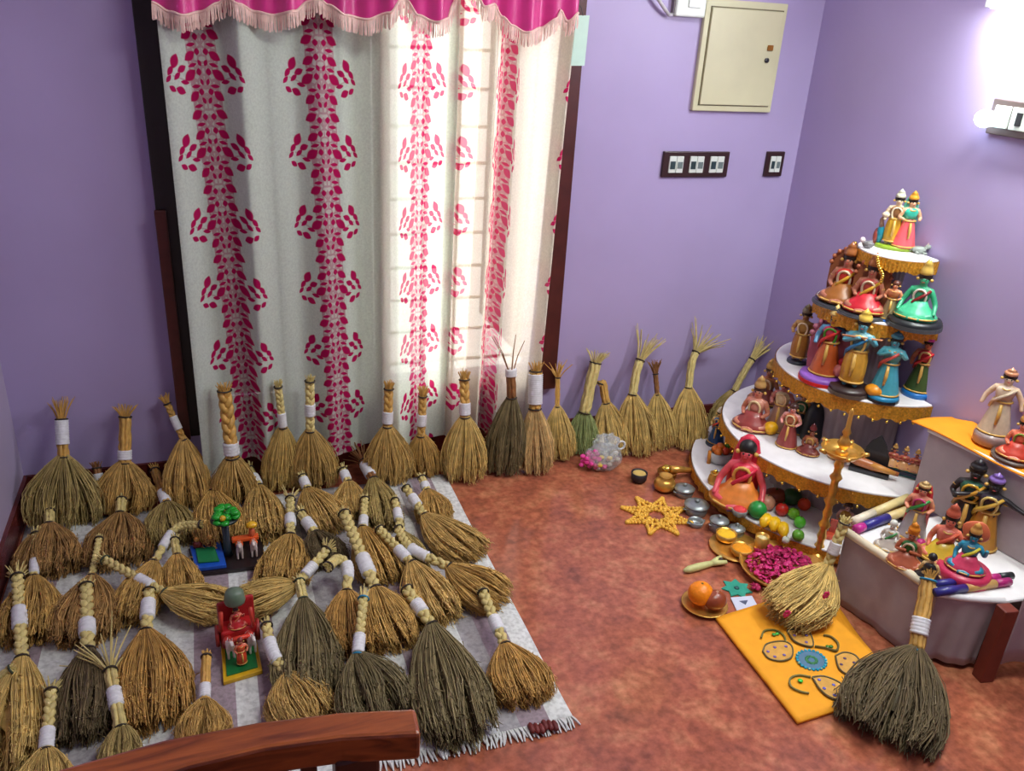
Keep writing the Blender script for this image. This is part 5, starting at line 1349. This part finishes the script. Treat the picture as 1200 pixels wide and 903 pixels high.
# plastic bag of flowers
P = onz(703, 548, 0)
bag = thing('plastic_bag', 'knotted clear plastic bag of pink flowers before the wall brooms', 'bag', P)
film = bpy.data.materials.new('clear_film'); film.use_nodes = True
nt = film.node_tree; N = nt.nodes; bs = N['Principled BSDF']; bs.inputs['Base Color'].default_value = (*lin((216, 226, 232)), 1); bs.inputs['Roughness'].default_value = .18; bs.inputs['Alpha'].default_value = .30
def crumple(c, r, sc, amp, seed, n=28, m=18):
    rs = random.Random(seed); ph = [(rs.uniform(3, 9), rs.uniform(0, 6), rs.uniform(2, 7), rs.uniform(0, 6)) for _ in range(4)]
    mb = MB(); v = []; f = []
    for k in range(m + 1):
        for i in range(n):
            a = 2 * PI * i / n; b = PI * k / m
            q = 1 + amp * sum(math.sin(round(w_[0]) * a + w_[1]) * math.sin(w_[2] * b + w_[3]) for w_ in ph)
            v.append(Vector((math.sin(b) * math.cos(a) * sc[0], math.sin(b) * math.sin(a) * sc[1], -math.cos(b) * sc[2])) * r * q + Vector(c))
    for k in range(m):
        for i in range(n): f.append((k * n + i, k * n + (i + 1) % n, (k + 1) * n + (i + 1) % n, (k + 1) * n + i))
    for p in v: p.z = max(p.z, .002)
    return mb.add(v, f)
crumple((.01, 0, .045), .062, (1.15, .85, .85), .05, 4).obj('bag_film', film, bag, True)
crumple((.02, .01, .098), .040, (1.25, .8, .75), .12, 9).obj('bag_top', film, bag, True)
MB().tube([(.075 + .016 * math.cos(a), 0, .085 + .016 * math.sin(a)) for a in np.linspace(0, 2 * PI, 14, endpoint=False)], .004, 6, True).obj('handle_loop', mat('white_film', (220, 224, 228), .3), bag, True)
rr = random.Random(8)
for nm, c, cx, k_ in (('pink_flowers', (228, 60, 150), -.036, 34), ('pale_flowers', (206, 196, 180), .022, 22), ('yellow_flowers', (232, 196, 60), .006, 7)):
    m = MB()
    for k in range(k_):
        m.ball((cx + rr.gauss(0, .016), rr.gauss(-.008, .018), max(.012, .034 + rr.gauss(0, .014))), .011, 7, 5, (1, 1, .7))
    stuff(m.obj(nm, col(c, .7), bag, True))

# ------------------------------------------------------------------ toys on the mat
def horse(t, x, y, z, s, c, trim, rz=0.0):
    R = Matrix.Translation((x, y, z)) @ Matrix.Rotation(rz, 4, 'Z') @ Matrix.Scale(s, 4)
    key = 'horse'
    if key not in SKINC:
        J = {'pel': ((0, .35, .62), .15), 'mid': ((0, .05, .60), .15), 'che': ((0, -.25, .64), .16), 'nk': ((0, -.42, .86), .10), 'hd': ((0, -.52, 1.0), .085), 'mz': ((0, -.68, .88), .055), 'ta': ((0, .52, .60), .04), 'tb': ((0, .60, .35), .03)}
        E = [('pel', 'mid'), ('mid', 'che'), ('che', 'nk'), ('nk', 'hd'), ('hd', 'mz'), ('pel', 'ta'), ('ta', 'tb')]
        for s_, sg in (('L', 1), ('R', -1)):
            J['f1' + s_] = ((.10 * sg, -.28, .45), .075); J['f2' + s_] = ((.10 * sg, -.30, .24), .05); J['f3' + s_] = ((.10 * sg, -.29, .03), .05)
            J['h1' + s_] = ((.10 * sg, .34, .42), .09); J['h2' + s_] = ((.10 * sg, .42, .22), .05); J['h3' + s_] = ((.10 * sg, .38, .03), .05)
            E += [('che', 'f1' + s_), ('f1' + s_, 'f2' + s_), ('f2' + s_, 'f3' + s_), ('pel', 'h1' + s_), ('h1' + s_, 'h2' + s_), ('h2' + s_, 'h3' + s_)]
        SKINC[key] = skin_mesh('pose_horse', J, E)
    me = SKINC[key].copy(); me.transform(R); link('horse', me, col(c), t, True)
    m = MB(); m.lathe([(.19, .50), (.20, .60), (.14, .74)], (0, .08, 0), 12, .95, 1.0); me = m.mesh('saddle'); me.transform(R); link('saddle', me, col(trim), t, True)
    m = MB()
    for sg in (-1, 1): m.tube([(.04 * sg, -.50, 1.06), (.05 * sg, -.50, 1.16)], [.025, .008], 6)
    me = m.mesh('ears'); me.transform(R); link('ears', me, col(c), t, True)
def skinbox(pts4, z0, z1, ref):
    return MB().prism([(p.x - ref.x, p.y - ref.y) for p in pts4], z0, z1)
# village toy: blue board, green tree, horses
q = [onz(a, b, .010) for a, b in ((229, 676), (313, 665), (306, 632), (221, 646))]
P = q[0]
vt_ = thing('village_toy', 'painted wooden toy with blue pond, green tree and two white horses', 'toy', (P.x, P.y, .009))
R2 = Vector((P.x, P.y, 0))
skinbox(q, .0, .012, R2).obj('board', col((36, 24, 26)), vt_, bevel=.002)
A, B_, C_, D_ = q
def qp(s, r): return A.lerp(B_, s).lerp(D_.lerp(C_, s), r)
skinbox([qp(.02, .06), qp(.44, .06), qp(.44, .96), qp(.02, .96)], .012, .024, R2).obj('pond_board', col((20, 84, 190)), vt_, bevel=.002)
skinbox([qp(.07, .22), qp(.36, .18), qp(.34, .72), qp(.08, .78)], .024, .030, R2).obj('green_field', col((20, 120, 70)), vt_, bevel=.003)
for s, r in ((.12, .86), (.29, .88)):
    p = qp(s, r) - R2; 
    MB().lathe([(.012, 0), (.014, .012), (.006, .022)], (p.x, p.y, .024), 10).obj('small_figure', col((120, 40, 34)), vt_, True)
    MB().ball((p.x, p.y, .050), .008, 8, 6).obj('small_head', col((206, 150, 70)), vt_, True)
p = qp(.50, .55) - R2
ht = zat(p + R2, 607) - .01
MB().lathe([(.016, .012), (.011, .03), (.010, ht)], (p.x, p.y, 0), 12).obj('trunk', col((30, 44, 56)), vt_, True)
rr = random.Random(5); m = MB()
for k in range(26):
    a = rr.uniform(0, 2 * PI); r = .034 * math.sqrt(rr.random()); m.ball((p.x + r * math.cos(a), p.y + r * math.sin(a), ht + .004 + rr.uniform(0, .022)), .013, 7, 5, (1.1, 1.1, .6))
m.obj('crown', col((20, 150, 36)), vt_, True)
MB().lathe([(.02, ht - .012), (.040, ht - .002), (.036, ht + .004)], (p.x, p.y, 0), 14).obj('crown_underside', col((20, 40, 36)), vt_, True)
MB().ball((p.x - .004, p.y - .030, ht + .020), .009, 8, 6).obj('yellow_fruit', col((226, 180, 30)), vt_, True)
for s in (.66, .86):
    p = qp(s, .42) - R2; horse(vt_, p.x, p.y, .012, .062, (222, 204, 198), (214, 90, 40), face_dir(p + R2, (0, 0, 0)))
p1 = qp(.66, .62) - R2; p2 = qp(.86, .62) - R2
MB().box(((p1.x + p2.x) / 2, (p1.y + p2.y) / 2, .052), (.075, .022, .012), math.atan2((p2 - p1).y, (p2 - p1).x)).obj('cart_rail', col((222, 90, 34)), vt_, bevel=.003)
MB().ball((p2.x, p2.y, .094), .014, 10, 7, (1.2, 1, .7)).obj('yellow_hat', col((232, 176, 30)), vt_, True)
MB().lathe([(.008, .05), (.010, .07), (.006, .088)], (p2.x, p2.y, 0), 10).obj('rider', col((206, 100, 60)), vt_, True)
# red chariot toy on green and yellow base
q = [onz(a, b, .010) for a, b in ((262, 803), (308, 789), (300, 748), (259, 757))]
P = q[0]; R2 = Vector((P.x, P.y, 0)); A, B_, C_, D_ = q
ct = thing('chariot_toy', 'red painted chariot toy with two white horses on a yellow-edged green base', 'toy', (P.x, P.y, .009))
skinbox(q, 0, .012, R2).obj('base_edge', col((216, 170, 24)), ct, bevel=.002)
skinbox([qp(.1, .1), qp(.9, .1), qp(.9, .97), qp(.1, .97)], .012, .0145, R2).obj('green_top', col((16, 110, 54)), ct)
rz_ = math.atan2((B_ - A).y, (B_ - A).x)
for s in (.22, .80):
    p = qp(s, .62) - R2; horse(ct, p.x, p.y, .014, .064, (224, 214, 208), (190, 60, 50), rz_ + .05)
p = qp(.52, .30) - R2
doll_parts(ct, .075, 'stand_hold', (206, 120, 90), (216, 70, 40), (222, 84, 44), x=p.x, y=p.y, z0=.014, rz=rz_, skirt='dhoti', hair=(120, 40, 30))
p = qp(.50, .92) - R2
hcar = zat(p + R2, 694)
MB().box((p.x, p.y, .045), (.085, .05, .05), rz_).obj('chariot_box', col((176, 28, 30)), ct, bevel=.006)
MB().box((p.x, p.y + .028, .085), (.09, .012, .08), rz_).obj('chariot_back', col((170, 30, 34)), ct, bevel=.006)
for s in (-1, 1):
    MB().lathe([(.026, -.005), (.028, 0), (.026, .005)], (0, 0, 0), 18, M=Matrix.Rotation(PI / 2, 3, 'Y')).obj('wheel', col((150, 40, 34)), ct, True, (p.x + s * .048, p.y, .042))
    MB().tube([(p.x + s * .038, p.y - .02, .07), (p.x + s * .034, p.y - .018, .125)], .005, 6).obj('canopy_post', col((196, 60, 44)), ct, True)
doll_parts(ct, .082, 'seat_raise', (206, 110, 90), (190, 34, 36), (196, 40, 40), x=p.x, y=p.y - .004, z0=.068, rz=rz_, hair=(60, 26, 24), sash=(222, 120, 80))
MB().lathe([(.024, 0), (.026, .006), (.022, .030), (.012, .037), (.001, .040)], (p.x, p.y + .004, hcar - .040), 14).obj('canopy', col((96, 116, 96)), ct, True)
MB().tube([(p.x, p.y + .02, .07), (p.x, p.y + .016, hcar - .038)], .006, 6).obj('canopy_stem', col((150, 60, 50)), ct, True)
MB().tube([qp(.22, .55) - R2 + Vector((0, 0, .055)), qp(.80, .55) - R2 + Vector((0, 0, .055))], .006, 6).obj('yoke', col((216, 60, 36)), ct, True)

# ------------------------------------------------------------------ chair in the foreground
def wood_mat():
    m = bpy.data.materials.new('varnished_wood'); m.use_nodes = True
    nt = m.node_tree; N = nt.nodes; L = nt.links; b = N['Principled BSDF']
    tc = N.new('ShaderNodeTexCoord'); mp = N.new('ShaderNodeMapping'); mp.inputs['Scale'].default_value = (3, 30, 30)
    nz = N.new('ShaderNodeTexNoise'); nz.inputs['Scale'].default_value = 2.5; nz.inputs['Detail'].default_value = 6; nz.inputs['Distortion'].default_value = 1.2
    L.new(tc.outputs['Object'], mp.inputs[0]); L.new(mp.outputs[0], nz.inputs['Vector'])
    rp = N.new('ShaderNodeValToRGB'); e = rp.color_ramp.elements
    e[0].position = .3; e[0].color = (*lin((96, 40, 18)), 1); e[1].position = .7; e[1].color = (*lin((168, 88, 40)), 1)
    L.new(nz.outputs['Fac'], rp.inputs[0]); L.new(rp.outputs[0], b.inputs['Base Color'])
    b.inputs['Roughness'].default_value = .28; b.inputs['Coat Weight'].default_value = .4
    return m
WOOD = wood_mat()
RZ = .85
far = [onz(a, b, RZ) for a, b in ((-140, 960), (-40, 930), (80, 897), (190, 866), (300, 845), (400, 833), (487, 829))]
near = [onz(a, b, RZ) for a, b in ((-120, 1010), (-10, 975), (120, 931), (220, 897), (310, 876), (400, 864), (493, 859))]
ch = thing('wooden_chair', 'varnished wooden chair with curved top rail at the bottom of the photo', 'chair', (-.03, .45, 0))
CO = Vector((-.03, .45, 0))
v = []; f = []
for a, b in zip(far, near):
    v += [a - CO, b - CO, b - CO - Vector((0, 0, .036)), a - CO - Vector((0, 0, .036))]
nseg = len(far)
for i in range(nseg - 1):
    for k in range(4):
        f.append((i * 4 + k, i * 4 + (k + 1) % 4, (i + 1) * 4 + (k + 1) % 4, (i + 1) * 4 + k))
f += [(0, 3, 2, 1), tuple((nseg - 1) * 4 + k for k in range(4))]
MB().add(v, f).obj('top_rail', WOOD, ch, bevel=.004)
midl = [(a + b) / 2 for a, b in zip(far, near)]
def railx(x):
    for i in range(nseg - 1):
        if midl[i].x <= x <= midl[i + 1].x:
            return midl[i].lerp(midl[i + 1], (x - midl[i].x) / (midl[i + 1].x - midl[i].x))
    return midl[0] if x < midl[0].x else midl[-1]
DW = mat('dark_varnished_wood', (70, 32, 20), .35, 0, .25, 20)
for x, w_ in ((.092, .044), (-.262, .040)):
    p = railx(x) - CO
    MB().box((p.x, p.y, (RZ - .03) / 2), (w_, .034, RZ - .03)).obj('back_post', DW, ch, bevel=.004)
for x in (.046, .018, -.012, -.050, -.088, -.126, -.164, -.2):
    p = railx(x) - CO
    MB().box((p.x, p.y, (RZ - .03 + .52) / 2), (.016, .014, RZ - .03 - .52)).obj('slat', DW, ch, bevel=.002)
p = railx(-.09) - CO
MB().box((p.x, p.y, .51), (.35, .026, .05)).obj('lower_rail', DW, ch, bevel=.003)
MB().box((p.x, p.y - .22, .43), (.42, .42, .035)).obj('seat', WOOD, ch, bevel=.008)
for x in (.086, -.262): MB().box((x - CO.x, p.y - .40, .205), (.04, .04, .41)).obj('front_leg', DW, ch, bevel=.004)
